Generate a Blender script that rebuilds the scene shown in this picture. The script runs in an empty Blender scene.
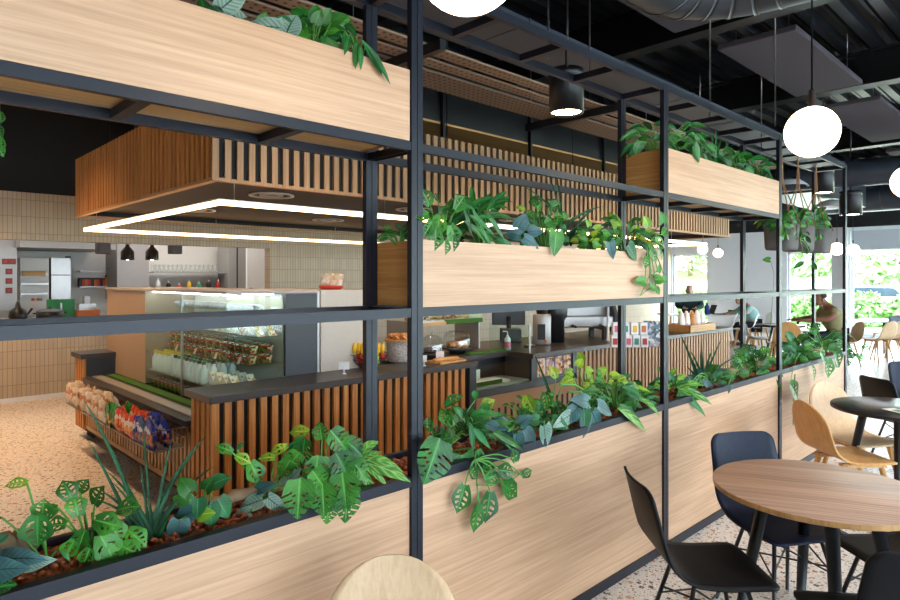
import bpy, math, random
from mathutils import Vector, Matrix
random.seed(7)
C = bpy.context.scene.collection
PI = math.pi
# ---------------------------------------------------------------- camera geometry
CF, SF, FPX, HZ, EYE = .6934, .7206, 624.5, 278.0, 1.65
def ray(u, v):
    a = (u - 450) / FPX; b = (HZ - v) / FPX
    return (CF + a * SF, SF - a * CF, b)
def atY(u, v, y):
    r = ray(u, v); s = y / r[1]; return Vector((r[0] * s, y, EYE + r[2] * s))
def atZ(u, v, z):
    r = ray(u, v); s = (z - EYE) / r[2]; return Vector((r[0] * s, r[1] * s, z))
def cw(x, d, z=0.0):            # lateral / depth in metres -> world
    return Vector((CF * d + SF * x, SF * d - CF * x, z))
RV = Vector((SF, -CF, 0)); FV = Vector((CF, SF, 0)); UP = Vector((0, 0, 1))
def rot_of(fx, fd):             # heading (lateral, depth) -> z rotation of +X
    w = RV * fx + FV * fd; return math.atan2(w.y, w.x)

# ---------------------------------------------------------------- materials
def lin(h):
    h = h.lstrip('#'); o = []
    for i in (0, 2, 4):
        c = int(h[i:i+2], 16) / 255; o.append(c / 12.92 if c <= .04045 else ((c + .055) / 1.055) ** 2.4)
    return (*o, 1)
def newmat(name):
    m = bpy.data.materials.new(name); m.use_nodes = True
    nt = m.node_tree; b = nt.nodes['Principled BSDF']; return m, nt, b
def L(nt, a, b): nt.links.new(a, b)
def plain(name, col, rough=.6, metal=0, spec=.5, noise=.06, scale=30, bump=0, coat=0):
    m, nt, b = newmat(name)
    b.inputs['Roughness'].default_value = rough; b.inputs['Metallic'].default_value = metal
    b.inputs['Specular IOR Level'].default_value = spec
    if coat: b.inputs['Coat Weight'].default_value = coat
    c = lin(col)
    tc = nt.nodes.new('ShaderNodeTexCoord'); n = nt.nodes.new('ShaderNodeTexNoise'); n.inputs['Scale'].default_value = scale
    L(nt, tc.outputs['Object'], n.inputs['Vector'])
    mx = nt.nodes.new('ShaderNodeMix'); mx.data_type = 'RGBA'
    mx.inputs[6].default_value = tuple(x * (1 - noise) for x in c[:3]) + (1,)
    mx.inputs[7].default_value = tuple(min(1, x * (1 + noise)) for x in c[:3]) + (1,)
    L(nt, n.outputs['Fac'], mx.inputs[0]); L(nt, mx.outputs[2], b.inputs['Base Color'])
    if bump:
        bp = nt.nodes.new('ShaderNodeBump'); bp.inputs['Strength'].default_value = bump
        L(nt, n.outputs['Fac'], bp.inputs['Height']); L(nt, bp.outputs['Normal'], b.inputs['Normal'])
    return m
def wood(name, c1, c2, axis='x', fine=1.0, rough=.5, c3=None, big=1.0):
    m, nt, b = newmat(name); b.inputs['Roughness'].default_value = rough
    tc = nt.nodes.new('ShaderNodeTexCoord'); mp = nt.nodes.new('ShaderNodeMapping')
    s = [46 * fine] * 3; s['xyz'.index(axis)] = 1.0 * fine
    mp.inputs['Scale'].default_value = s
    L(nt, tc.outputs['Object'], mp.inputs['Vector'])
    n1 = nt.nodes.new('ShaderNodeTexNoise'); n1.inputs['Scale'].default_value = 1.6; n1.inputs['Detail'].default_value = 7; n1.inputs['Roughness'].default_value = .68
    n1.inputs['Distortion'].default_value = .5
    L(nt, mp.outputs['Vector'], n1.inputs['Vector'])
    mp2 = nt.nodes.new('ShaderNodeMapping'); s2 = [7 * big] * 3; s2['xyz'.index(axis)] = .7 * big
    mp2.inputs['Scale'].default_value = s2; L(nt, tc.outputs['Object'], mp2.inputs['Vector'])
    n2 = nt.nodes.new('ShaderNodeTexNoise'); n2.inputs['Scale'].default_value = 1; n2.inputs['Detail'].default_value = 3
    L(nt, mp2.outputs['Vector'], n2.inputs['Vector'])
    ad = nt.nodes.new('ShaderNodeMath'); ad.operation = 'MULTIPLY_ADD'; ad.inputs[1].default_value = .72
    m2 = nt.nodes.new('ShaderNodeMath'); m2.operation = 'MULTIPLY'; m2.inputs[1].default_value = .28
    L(nt, n2.outputs['Fac'], m2.inputs[0]); L(nt, n1.outputs['Fac'], ad.inputs[0]); L(nt, m2.outputs[0], ad.inputs[2])
    cr = nt.nodes.new('ShaderNodeValToRGB'); cr.color_ramp.elements[0].position = .40; cr.color_ramp.elements[1].position = .58
    cr.color_ramp.elements[0].color = lin(c2); cr.color_ramp.elements[1].color = lin(c1)
    if c3:
        e = cr.color_ramp.elements.new(.7); e.color = lin(c3)
    L(nt, ad.outputs[0], cr.inputs[0]); L(nt, cr.outputs[0], b.inputs['Base Color'])
    bp = nt.nodes.new('ShaderNodeBump'); bp.inputs['Strength'].default_value = .05
    L(nt, n1.outputs['Fac'], bp.inputs['Height']); L(nt, bp.outputs['Normal'], b.inputs['Normal'])
    return m
def emit(name, col, s):
    m, nt, b = newmat(name); b.inputs['Base Color'].default_value = lin(col)
    b.inputs['Emission Color'].default_value = lin(col); b.inputs['Emission Strength'].default_value = s
    return m
def glassy(name, tint='#ffffff', refl=.08, tr=1.0):
    m = bpy.data.materials.new(name); m.use_nodes = True; nt = m.node_tree; nt.nodes.clear()
    o = nt.nodes.new('ShaderNodeOutputMaterial'); t = nt.nodes.new('ShaderNodeBsdfTransparent'); g = nt.nodes.new('ShaderNodeBsdfGlossy')
    c = lin(tint); t.inputs[0].default_value = tuple(x * tr for x in c[:3]) + (1,); g.inputs['Roughness'].default_value = .02
    f = nt.nodes.new('ShaderNodeLayerWeight'); f.inputs[0].default_value = .5
    pw = nt.nodes.new('ShaderNodeMath'); pw.operation = 'POWER'; pw.inputs[1].default_value = 4; L(nt, f.outputs['Facing'], pw.inputs[0])
    ad = nt.nodes.new('ShaderNodeMath'); ad.operation = 'MULTIPLY_ADD'; ad.inputs[1].default_value = .35; ad.inputs[2].default_value = refl; ad.use_clamp = True
    L(nt, pw.outputs[0], ad.inputs[0])
    mx = nt.nodes.new('ShaderNodeMixShader'); L(nt, ad.outputs[0], mx.inputs[0]); L(nt, t.outputs[0], mx.inputs[1]); L(nt, g.outputs[0], mx.inputs[2])
    L(nt, mx.outputs[0], o.inputs[0]); return m
def tiles(name, c1, c2, grout, w, h, axis='xz', rough=.45):
    m, nt, b = newmat(name); b.inputs['Roughness'].default_value = rough
    tc = nt.nodes.new('ShaderNodeTexCoord'); sp = nt.nodes.new('ShaderNodeSeparateXYZ'); cb = nt.nodes.new('ShaderNodeCombineXYZ')
    L(nt, tc.outputs['Object'], sp.inputs[0])
    L(nt, sp.outputs['X' if axis[0] == 'x' else 'Y'], cb.inputs[0]); L(nt, sp.outputs['Z'], cb.inputs[1])
    br = nt.nodes.new('ShaderNodeTexBrick'); br.offset = 0; br.inputs['Scale'].default_value = 1
    br.inputs['Brick Width'].default_value = w; br.inputs['Row Height'].default_value = h; br.inputs['Mortar Size'].default_value = .003
    br.inputs['Mortar Smooth'].default_value = .2
    br.inputs['Color1'].default_value = lin(c1); br.inputs['Color2'].default_value = lin(c2); br.inputs['Mortar'].default_value = lin(grout)
    L(nt, cb.outputs[0], br.inputs['Vector']); L(nt, br.outputs['Color'], b.inputs['Base Color'])
    bp = nt.nodes.new('ShaderNodeBump'); bp.inputs['Strength'].default_value = .3; bp.inputs['Distance'].default_value = .004; bp.invert = True
    L(nt, br.outputs['Fac'], bp.inputs['Height']); L(nt, bp.outputs['Normal'], b.inputs['Normal'])
    return m
def terrazzo(name):
    m, nt, b = newmat(name); b.inputs['Roughness'].default_value = .32; b.inputs['Specular IOR Level'].default_value = .45
    tc = nt.nodes.new('ShaderNodeTexCoord'); prev = None
    base = nt.nodes.new('ShaderNodeTexNoise'); base.inputs['Scale'].default_value = 1.5; L(nt, tc.outputs['Object'], base.inputs['Vector'])
    cr = nt.nodes.new('ShaderNodeValToRGB'); cr.color_ramp.elements[0].color = lin('#d2ccc6'); cr.color_ramp.elements[1].color = lin('#e0dbd4')
    L(nt, base.outputs['Fac'], cr.inputs[0]); prev = cr.outputs[0]
    for sc, thr, cols in ((19, .24, ('#5b4a40', '#a0572f', '#8c8078', '#3a3634', '#c09060')), (36, .22, ('#8d4a2a', '#5c5450', '#f4f0ea', '#7b6a5c', '#b98a60')), (62, .22, ('#706860', '#a08a74', '#564c46', '#efe9e0', '#95603c'))):
        mp = nt.nodes.new('ShaderNodeMapping'); mp.inputs['Rotation'].default_value = (0, 0, sc * .37); mp.inputs['Location'].default_value = (sc * .1, sc * .23, 0)
        L(nt, tc.outputs['Object'], mp.inputs['Vector'])
        v = nt.nodes.new('ShaderNodeTexVoronoi'); v.inputs['Scale'].default_value = sc; v.voronoi_dimensions = '2D'; v.distance = 'MANHATTAN'
        L(nt, mp.outputs[0], v.inputs['Vector'])
        sx = nt.nodes.new('ShaderNodeSeparateColor'); L(nt, v.outputs['Color'], sx.inputs[0])
        th = nt.nodes.new('ShaderNodeMath'); th.operation = 'MULTIPLY'; th.inputs[1].default_value = thr * 1.5; L(nt, sx.outputs[1], th.inputs[0])
        lt = nt.nodes.new('ShaderNodeMath'); lt.operation = 'LESS_THAN'; L(nt, v.outputs['Distance'], lt.inputs[0]); L(nt, th.outputs[0], lt.inputs[1])
        rc = nt.nodes.new('ShaderNodeValToRGB'); rc.color_ramp.interpolation = 'CONSTANT'
        rc.color_ramp.elements[0].color = lin(cols[0]); rc.color_ramp.elements[1].position = .2; rc.color_ramp.elements[1].color = lin(cols[1])
        for k in (2, 3, 4): e = rc.color_ramp.elements.new(k * .2); e.color = lin(cols[k])
        L(nt, sx.outputs[0], rc.inputs[0])
        mx = nt.nodes.new('ShaderNodeMix'); mx.data_type = 'RGBA'
        L(nt, lt.outputs[0], mx.inputs[0]); L(nt, prev, mx.inputs[6]); L(nt, rc.outputs[0], mx.inputs[7]); prev = mx.outputs[2]
    L(nt, prev, b.inputs['Base Color']); return m
def leafmat(name, c1, c2, vein, kind='plain', rough=.42):
    """leaf colour from the leaf's own UV: midrib and side veins; 'silver' adds a patterned blade"""
    m, nt, b = newmat(name); b.inputs['Roughness'].default_value = rough; b.inputs['Specular IOR Level'].default_value = .35
    uv = nt.nodes.new('ShaderNodeTexCoord'); sp = nt.nodes.new('ShaderNodeSeparateXYZ'); L(nt, uv.outputs['UV'], sp.inputs[0])
    def mth(op, a, bb=None, c=None):
        n = nt.nodes.new('ShaderNodeMath'); n.operation = op
        for i, x in enumerate((a, bb, c)):
            if x is None: continue
            if isinstance(x, (int, float)): n.inputs[i].default_value = x
            else: L(nt, x, n.inputs[i])
        return n.outputs[0]
    ax = mth('ABSOLUTE', mth('SUBTRACT', sp.outputs[0], .5))            # 0 at midrib .. .5 at edge
    n = nt.nodes.new('ShaderNodeTexNoise'); n.inputs['Scale'].default_value = 11; L(nt, uv.outputs['Object'], n.inputs['Vector'])
    ph = mth('SINE', mth('MULTIPLY', mth('SUBTRACT', sp.outputs[1], mth('MULTIPLY', ax, .55)), 50 if kind != 'stripe' else 24))
    side = mth('GREATER_THAN', ph, .8 if kind == 'plain' else .35)
    mid = mth('LESS_THAN', ax, .03)
    mx = nt.nodes.new('ShaderNodeMix'); mx.data_type = 'RGBA'; mx.inputs[6].default_value = lin(c1); mx.inputs[7].default_value = lin(c2)
    rr = nt.nodes.new('ShaderNodeMapRange'); rr.inputs[1].default_value = .36; rr.inputs[2].default_value = .64; L(nt, n.outputs['Fac'], rr.inputs[0]); L(nt, rr.outputs[0], mx.inputs[0])
    if kind == 'plain':
        f = mth('MAXIMUM', mid, mth('MULTIPLY', side, .3))
    elif kind == 'silver':
        f = mth('MULTIPLY', mth('MULTIPLY', side, mth('LESS_THAN', ax, .42)), .45); f = mth('MAXIMUM', f, mid)
    else:
        f = mth('MAXIMUM', mth('MULTIPLY', side, .55), mid)
    mv = nt.nodes.new('ShaderNodeMix'); mv.data_type = 'RGBA'; mv.inputs[7].default_value = lin(vein)
    L(nt, f, mv.inputs[0]); L(nt, mx.outputs[2], mv.inputs[6]); L(nt, mv.outputs[2], b.inputs['Base Color'])
    b.inputs['Transmission Weight'].default_value = 0
    # thin leaves pass a little light
    tr = nt.nodes.new('ShaderNodeBsdfTranslucent'); L(nt, mv.outputs[2], tr.inputs[0]); ms = nt.nodes.new('ShaderNodeMixShader'); ms.inputs[0].default_value = .12
    o = nt.nodes['Material Output']; L(nt, b.outputs[0], ms.inputs[1]); L(nt, tr.outputs[0], ms.inputs[2]); L(nt, ms.outputs[0], o.inputs[0])
    return m
def speckle(name, cols, scale=60, rough=.5, glow=0):
    m, nt, b = newmat(name); b.inputs['Roughness'].default_value = rough
    tc = nt.nodes.new('ShaderNodeTexCoord'); v = nt.nodes.new('ShaderNodeTexVoronoi'); v.inputs['Scale'].default_value = scale
    L(nt, tc.outputs['Object'], v.inputs['Vector']); s = nt.nodes.new('ShaderNodeSeparateColor'); L(nt, v.outputs['Color'], s.inputs[0])
    rc = nt.nodes.new('ShaderNodeValToRGB'); rc.color_ramp.interpolation = 'CONSTANT'; k = len(cols)
    rc.color_ramp.elements[0].color = lin(cols[0]); rc.color_ramp.elements[1].position = 1 / k; rc.color_ramp.elements[1].color = lin(cols[1])
    for i in range(2, k): e = rc.color_ramp.elements.new(i / k); e.color = lin(cols[i])
    L(nt, s.outputs[0], rc.inputs[0]); L(nt, rc.outputs[0], b.inputs['Base Color']); return m
def perforated(name):
    m, nt, b = newmat(name); b.inputs['Roughness'].default_value = .6
    tc = nt.nodes.new('ShaderNodeTexCoord'); sp = nt.nodes.new('ShaderNodeSeparateXYZ'); L(nt, tc.outputs['Object'], sp.inputs[0])
    def mth(op, a, bb=None):
        n = nt.nodes.new('ShaderNodeMath'); n.operation = op
        for i, x in enumerate((a, bb)):
            if x is None: continue
            if isinstance(x, (int, float)): n.inputs[i].default_value = x
            else: L(nt, x, n.inputs[i])
        return n.outputs[0]
    def cell(o): return mth('SUBTRACT', mth('FRACT', mth('MULTIPLY', o, 1 / .055)), .5)
    a = cell(sp.outputs['X']); c = cell(sp.outputs['Y'])
    r2 = mth('ADD', mth('MULTIPLY', a, a), mth('MULTIPLY', c, c)); h = mth('LESS_THAN', r2, .045)
    mx = nt.nodes.new('ShaderNodeMix'); mx.data_type = 'RGBA'; mx.inputs[6].default_value = lin('#7f6652'); mx.inputs[7].default_value = lin('#1a1512')
    L(nt, h, mx.inputs[0]); L(nt, mx.outputs[2], b.inputs['Base Color']); return m
def ribbed(name, c, rough=.5, metal=0):
    return plain(name, c, rough, metal)

M = {}
M['oak'] = wood('pale oak veneer', '#c79f7e', '#b08a6a', 'x', 1, .5, '#d0ab8a')
M['oak_b_lit'] = wood('oak underside', '#dcb47c', '#c89c62', 'x', 1, .5)  # paler oak: light bounced onto the box undersides is put into the colour
M['oak_z'] = wood('pale oak grain upright', '#d9b58e', '#c0976c', 'z', 1, .5, '#e2c29c')
M['oak_y_amber_lit'] = wood('oak grain along depth', '#c48a4a', '#a86f34', 'y', 1, .5)  # deeper amber: warm glow of the light bars painted into the end panels
M['chair_oak'] = wood('oiled oak chair ply', '#cb9a5e', '#b58248', 'z', .8, .42)
M['chair_pale'] = wood('bleached oak chair ply', '#d6b690', '#c8a57e', 'z', .8, .45)
M['slat'] = wood('cedar slat', '#cb8a48', '#a3652e', 'z', 1.0, .5, '#d89d5c')
M['slat_pale'] = wood('pale slat', '#b38a60', '#966d46', 'z', 1.0, .5, '#c0976b')
M['table'] = wood('walnut laminate', '#d2b09a', '#ae8b76', 'x', .8, .5, '#dcbda8')
M['tan'] = plain('tan laminate', '#a9825c', .5)
M['metal'] = plain('dark blue-grey steel', '#10131f', .42, .0, .35, .5, .05, 8)
M['black'] = plain('black steel', '#14161a', .4, .1)
M['blackwood'] = wood('black stained ply', '#0e0f13', '#090a0d', 'z', 1.2, .42)
M['blackply'] = wood('blue-black stained ply', '#182036', '#10172a', 'z', 1.2, .42)
M['darktop'] = plain('dark grey laminate top', '#37312f', .38, 0, .5, .1, 60)
M['darktable'] = plain('black table laminate', '#191b20', .32)
M['void'] = plain('matt black lining', '#0f0e10', .8)
M['ceil'] = plain('black soffit paint', '#0d0e10', .8)
M['duct'] = plain('galvanised steel duct', '#3f464f', .38, .6, .5, .15, 3)
M['ductdark'] = plain('black duct paint', '#0e1013', .45, .2)
M['ductblue'] = plain('painted grey duct', '#353c48', .5, .3, .5, .12, 2)
M['raft'] = plain('grey acoustic felt', '#423d42', .9, 0, .2, .05, 40)
M['steel'] = plain('brushed stainless steel', '#a7a5a3', .3, .85, .5, .08, 12)
M['steelw'] = plain('pale stainless sheet', '#a8a6a3', .4, .45, .5, .05, 8)
M['white'] = plain('white plaster', '#dfe2e6', .8, 0, .3, .02, 4)
M['whitep'] = plain('white enamel', '#e9eaea', .35)
M['cream'] = plain('beige laminate', '#a58c72', .5)
M['greypanel'] = plain('light grey laminate', '#b5aca0', .45)
M['anth'] = plain('anthracite laminate', '#2e3338', .45, 0, .5, .05, 20)
M['tile'] = tiles('beige kit-kat tiles', '#bca88c', '#b39f84', '#7d6c58', .052, .225)
M['bright_tile'] = plain('white kitchen wall', '#d8d4ce', .5)
M['floor'] = terrazzo('terrazzo')
M['perf'] = perforated('perforated plywood')
M['glass'] = glassy('clear glass', '#f2fbf7', .03)
M['wglass'] = glassy('window glass', '#f8fdff', .02)
M['jar'] = glassy('clear dome glass', '#f4f8f8', .10)
M['globe'] = emit('opal lamp glass', '#ffdcb0', 7)
M['led'] = emit('warm white strip', '#ffc88c', 9)
M['spot'] = emit('warm lamp disc', '#ffe2bd', 25)
M['casel'] = emit('cool case strip light', '#f4f8ff', 12)
M['leca'] = speckle('clay pebble', ['#a2552f', '#7e4028', '#b8683a', '#8f4f32', '#6a3a28'], 45, .8)
M['bark'] = plain('driftwood bark', '#8d7458', .85, 0, .3, .35, 25, .6)
M['cord'] = plain('brown jute cord', '#8d6a48', .9)
M['felt'] = plain('grey felt planter', '#66625f', .9, 0, .2, .08, 50)
M['grassmat'] = plain('artificial grass strip', '#3a6224', .85, 0, .3, .4, 150, .8)
M['paper'] = plain('white card', '#ece9e4', .7)
M['tag'] = plain('pinkish price card', '#d8b9a6', .7)
M['bottle'] = glassy('bottle plastic', '#e2eff2', .12, .92)
M['milk'] = plain('milky bottle', '#dfe9ea', .3)
M['capg'] = plain('green cap', '#1d8a5c', .4); M['capd'] = plain('dark blue cap', '#23223f', .4); M['capy'] = plain('yellow cap', '#e8c322', .4)
M['salad'] = speckle('mixed salad', ['#c9382a', '#7ea13a', '#e8dcc0', '#d99a3a', '#7a3a30', '#e3cf9c', '#4f7a2c'], 45)
M['sand'] = speckle('filled sandwich', ['#e9d3ae', '#f1e4ca', '#d5a870', '#8aa64a', '#f4eee0', '#c9885a'], 40)
M['veg'] = speckle('vegetable mix', ['#c93222', '#e0b13a', '#a6452c', '#6b8c34', '#d8c7a0', '#5b2f28'], 42)
M['bagw'] = speckle('kraft and cream bag', ['#d8c6ae', '#cdb79c', '#e2d4c0', '#d8c6ae', '#c77a48'], 28, .45)
M['bagc'] = speckle('clear packet', ['#e6ded2', '#d8cbb8', '#efeae2', '#c9b8a0'], 30, .3)
M['bagg'] = speckle('green foil bag', ['#1e7a34', '#2b9440', '#17602a', '#d8a23a', '#1e7a34'], 26, .3)
M['bagr'] = speckle('red foil bag', ['#cf2f1e', '#e4452a', '#e9933a', '#cf2f1e', '#f0e2d0'], 26, .3)
M['bagb'] = speckle('blue foil bag', ['#26399a', '#2e4ab5', '#1c2a78', '#c9763a', '#dfe0ea'], 26, .3)
M['apple_g'] = plain('green apple', '#7fa52a', .35); M['apple_r'] = plain('red apple', '#b3241c', .35); M['orange'] = plain('orange peel', '#e07c1c', .5, 0, .5, .05, 90, .2)
M['banana'] = plain('banana skin', '#ecbc24', .5, 0, .5, .08, 12)
M['pattern'] = speckle('grey patterned ceramic', ['#b3ada6', '#9a9694', '#c0bbb4', '#a8a29c', '#8c8a8c'], 110, .5)
M['cake'] = speckle('baked crust', ['#b8743a', '#d09a5a', '#8a4a26', '#e0bb84'], 50, .7)
M['choc'] = plain('chocolate cake', '#3c221a', .7)
M['bread'] = wood('crusty bread', '#cf9a5c', '#a8692f', 'x', 1, .7)
for k_ in ('blackwood', 'blackply'):
    M[k_].node_tree.nodes['Principled BSDF'].inputs['Specular IOR Level'].default_value = .22; M[k_].node_tree.nodes['Principled BSDF'].inputs['Roughness'].default_value = .5
M['board'] = wood('beech board', '#c8975a', '#ab7a40', 'x', 1, .5)
M['boardg'] = plain('green chopping board', '#14803f', .5)
M['red'] = plain('red plastic', '#b32a22', .4); M['rust'] = plain('dark red dial panel', '#7a3020', .5); M['yellow'] = plain('yellow plastic', '#e3b320', .4); M['blue'] = plain('blue plastic', '#2b3f9c', .4)
M['teal'] = plain('teal green cup', '#3f8f80', .5); M['pink'] = plain('pink label', '#d46a86', .5); M['oran'] = plain('orange tray', '#c96a20', .5)
M['copper'] = plain('dark bronze lamp', '#2e2420', .35, .5)
M['flower'] = speckle('flower print film', ['#dfe0e2', '#9aa0a8', '#4a525c', '#c8b8c4', '#5d7c86'], 30)
M['poster'] = speckle('photo print of pastry', ['#c9803a', '#e3b27a', '#6a3a24', '#d6c4b8', '#a48ab0'], 34)
M['skin'] = plain('tanned skin', '#8a5a44', .55); M['skin_pale'] = plain('fair skin', '#d0a088', .55)
M['shirt_sand'] = plain('sand coloured shirt', '#8f8a63', .85, 0, .2, .1, 9); M['shirt_teal'] = plain('pale teal shirt', '#8fb8b2', .85); M['shirt_dark'] = plain('dark green jumper', '#1e3a3e', .85)
M['trouser'] = plain('dark blue trousers', '#1d2330', .85); M['hair_dark'] = plain('cropped dark hair', '#3a3130', .9); M['hair_brown'] = plain('brown hair', '#3c2a22', .8)
M['shoe'] = plain('black shoe', '#141414', .5)
M['grass'] = plain('lawn', '#a3b87c', .9, 0, .2, .25, 1.2)
M['hedge'] = plain('hedge leaves', '#84a864', .9, 0, .2, .5, 6, 1)
M['tree'] = plain('tree leaves', '#a9c688', .9, 0, .2, .4, 3, 1)
M['tarmac'] = plain('pale tarmac', '#a5a6a8', .9)
M['carw'] = plain('white car paint', '#eceef0', .25, 0, .5, .01, 2, 0, 1); M['carg'] = plain('dark car glass', '#3a4652', .1); M['tyre'] = plain('black tyre', '#1a1a1a', .8)
M['blind'] = plain('pale roller blind', '#aeb4ba', .9); M['frame'] = plain('white window frame', '#d9dde0', .5); M['pillar'] = plain('grey pillar paint', '#a9a6a6', .8)
M['greyfab'] = plain('blue grey fabric', '#6f7a8c', .9)
M['stem'] = plain('green stem', '#4e8a34', .5)
M['mon'] = leafmat('monstera leaf', '#0d4214', '#276e22', '#3f8a34')
M['mond'] = leafmat('adansonii leaf', '#165416', '#3f8322', '#5c9c3c')
M['lance'] = leafmat('lance leaf', '#0f471c', '#28702c', '#448e40')
M['lancev'] = leafmat('variegated lance leaf', '#276a20', '#549034', '#98bc60', 'stripe')
M['silver'] = leafmat('silver patterned leaf', '#5f7d6e', '#93ab9a', '#1e4a34', 'silver')
M['bluel'] = leafmat('blue green leaf', '#284a49', '#4e7675', '#1a3a35', 'silver')
M['snake'] = leafmat('narrow dark leaf', '#0a3018', '#1a4c28', '#28603a', 'plain', .6)
M['yell'] = leafmat('lime leaf', '#558a1a', '#93ad28', '#b4c650')
M['heart'] = leafmat('heart leaf', '#154e26', '#2c6e3c', '#488a52')
M['fern'] = leafmat('fern leaf', '#103c10', '#2d661c', '#3e7a2e')

# ---------------------------------------------------------------- mesh builder
class MB:
    def __init__(s): s.v = []; s.f = []; s.mi = []; s.cur = 0; s.uv = {}; s.sm = []; s.smooth = False
    def add(s, vs, fs, smooth=None):
        o = len(s.v); s.v += [Vector(p) for p in vs]
        for f in fs:
            s.f.append([o + i for i in f]); s.mi.append(s.cur); s.sm.append(s.smooth if smooth is None else smooth)
        return o
    def box(s, x0, x1, y0, y1, z0, z1):
        if x0 > x1: x0, x1 = x1, x0
        if y0 > y1: y0, y1 = y1, y0
        if z0 > z1: z0, z1 = z1, z0
        s.add([(x0,y0,z0),(x1,y0,z0),(x1,y1,z0),(x0,y1,z0),(x0,y0,z1),(x1,y0,z1),(x1,y1,z1),(x0,y1,z1)],
              [(0,3,2,1),(4,5,6,7),(0,1,5,4),(1,2,6,5),(2,3,7,6),(3,0,4,7)], False); return s
    def obox(s, c, ax, ay, az, hx, hy, hz):
        c = Vector(c); vs = []
        for k in (-1, 1):
            for (i, j) in ((-1,-1),(1,-1),(1,1),(-1,1)): vs.append(c + ax*hx*i + ay*hy*j + az*hz*k)
        s.add(vs, [(0,3,2,1),(4,5,6,7),(0,1,5,4),(1,2,6,5),(2,3,7,6),(3,0,4,7)], False); return s
    def tube(s, pts, r, n=8, cap=True):
        pts = [Vector(p) for p in pts]; m = len(pts); rr = r if isinstance(r, (list, tuple)) else [r] * m
        vs = []; ref = None
        for i, p in enumerate(pts):
            t = (pts[min(i+1, m-1)] - pts[max(i-1, 0)]).normalized()
            if ref is None: ref = Vector((0,0,1)) if abs(t.z) < .9 else Vector((1,0,0))
            a = t.cross(ref).normalized(); b = t.cross(a).normalized(); ref = -b if False else ref
            if a.length < .1: a = Vector((1,0,0)); b = t.cross(a)
            for k in range(n):
                w = 2*PI*k/n; vs.append(p + (a*math.cos(w) + b*math.sin(w)) * rr[i])
        fs = [(i*n+k, i*n+(k+1)%n, (i+1)*n+(k+1)%n, (i+1)*n+k) for i in range(m-1) for k in range(n)]
        s.add(vs, fs, True)
        if cap:
            o = len(s.v) - len(vs)
            s.f.append([o+k for k in range(n)]); s.mi.append(s.cur); s.sm.append(False)
            s.f.append([o+(m-1)*n+k for k in reversed(range(n))]); s.mi.append(s.cur); s.sm.append(False)
        return s
    def lathe(s, prof, c=(0,0,0), n=24, ell=1.0):
        c = Vector(c); vs = []
        for r, z in prof:
            for k in range(n): w = 2*PI*k/n; vs.append(c + Vector((r*math.cos(w), r*ell*math.sin(w), z)))
        m = len(prof); s.add(vs, [(i*n+k, i*n+(k+1)%n, (i+1)*n+(k+1)%n, (i+1)*n+k) for i in range(m-1) for k in range(n)], True); return s
    def cyl(s, c, r, h, n=24):
        s.lathe([(0.0001,0),(r,0)], c, n); s.lathe([(r,0),(r,h)], c, n); s.lathe([(r,h),(0.0001,h)], c, n); return s
    def ball(s, c, r, n=12, m=8, sz=1.0):
        s.lathe([(max(1e-4, r*math.sin(PI*i/m)), -r*sz*math.cos(PI*i/m)) for i in range(m+1)], c, n); return s
    def prism(s, poly, z0, z1, T=None):
        n = len(poly); vs = [Vector((x,y,z0)) for x,y in poly] + [Vector((x,y,z1)) for x,y in poly]
        if T: vs = [T(p) for p in vs]
        s.add(vs, [tuple(reversed(range(n))), tuple(range(n,2*n))] + [(i,(i+1)%n,n+(i+1)%n,n+i) for i in range(n)], False); return s
    def grid(s, rows, smooth=True, uvs=None, skip=None):
        R = len(rows); K = len(rows[0]); o = len(s.v); s.v += [Vector(p) for r in rows for p in r]
        for i in range(R-1):
            for k in range(K-1):
                if skip and skip(i, k): continue
                fi = len(s.f); s.f.append([o+i*K+k, o+i*K+k+1, o+(i+1)*K+k+1, o+(i+1)*K+k]); s.mi.append(s.cur); s.sm.append(smooth)
                if uvs: s.uv[fi] = [uvs(i,k), uvs(i,k+1), uvs(i+1,k+1), uvs(i+1,k)]
        return s
    def build(s, name, mat, parent=None, world=True, loc=None, rotz=0, bevel=0, sub=0, solid=0):
        me = bpy.data.meshes.new(name)
        if parent is not None:
            off = Vector(parent['_o']) if world and '_o' in parent else Vector((0,0,0))
        elif loc is not None: off = Vector((0,0,0))
        else:
            xs = [p.x for p in s.v]; ys = [p.y for p in s.v]; zs = [p.z for p in s.v]
            off = Vector(((min(xs)+max(xs))/2, (min(ys)+max(ys))/2, min(zs))); loc = off
        me.from_pydata([p - off for p in s.v], [], s.f)
        ms = mat if isinstance(mat, (list, tuple)) else [mat]
        for m in ms: me.materials.append(m)
        for i, p in enumerate(me.polygons): p.material_index = s.mi[i]; p.use_smooth = s.sm[i]
        if s.uv:
            ul = me.uv_layers.new(name='UVMap')
            for i, p in enumerate(me.polygons):
                if i in s.uv:
                    for j, li in enumerate(p.loop_indices): ul.data[li].uv = s.uv[i][j]
        me.update(); me.validate()
        o = bpy.data.objects.new(name, me); C.objects.link(o)
        if parent is not None: o.parent = parent
        else: o.location = loc; o.rotation_euler = (0, 0, rotz)
        if parent is not None: o['_o'] = tuple(off)
        else: o['_o'] = tuple(loc)
        if solid: md = o.modifiers.new('s', 'SOLIDIFY'); md.thickness = solid; md.offset = 0
        if bevel: md = o.modifiers.new('b', 'BEVEL'); md.width = bevel; md.segments = 2; md.limit_method = 'ANGLE'
        if sub: md = o.modifiers.new('u', 'SUBSURF'); md.levels = sub; md.render_levels = sub
        return o
def thing(name, label, cat, loc, group=None, rotz=0):
    o = bpy.data.objects.new(name, None); C.objects.link(o); o.location = loc; o.rotation_euler = (0,0,rotz); o.empty_display_size = .1
    o['label'] = label; o['category'] = cat; o['_o'] = tuple(loc)
    if group: o['group'] = group
    return o
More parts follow.
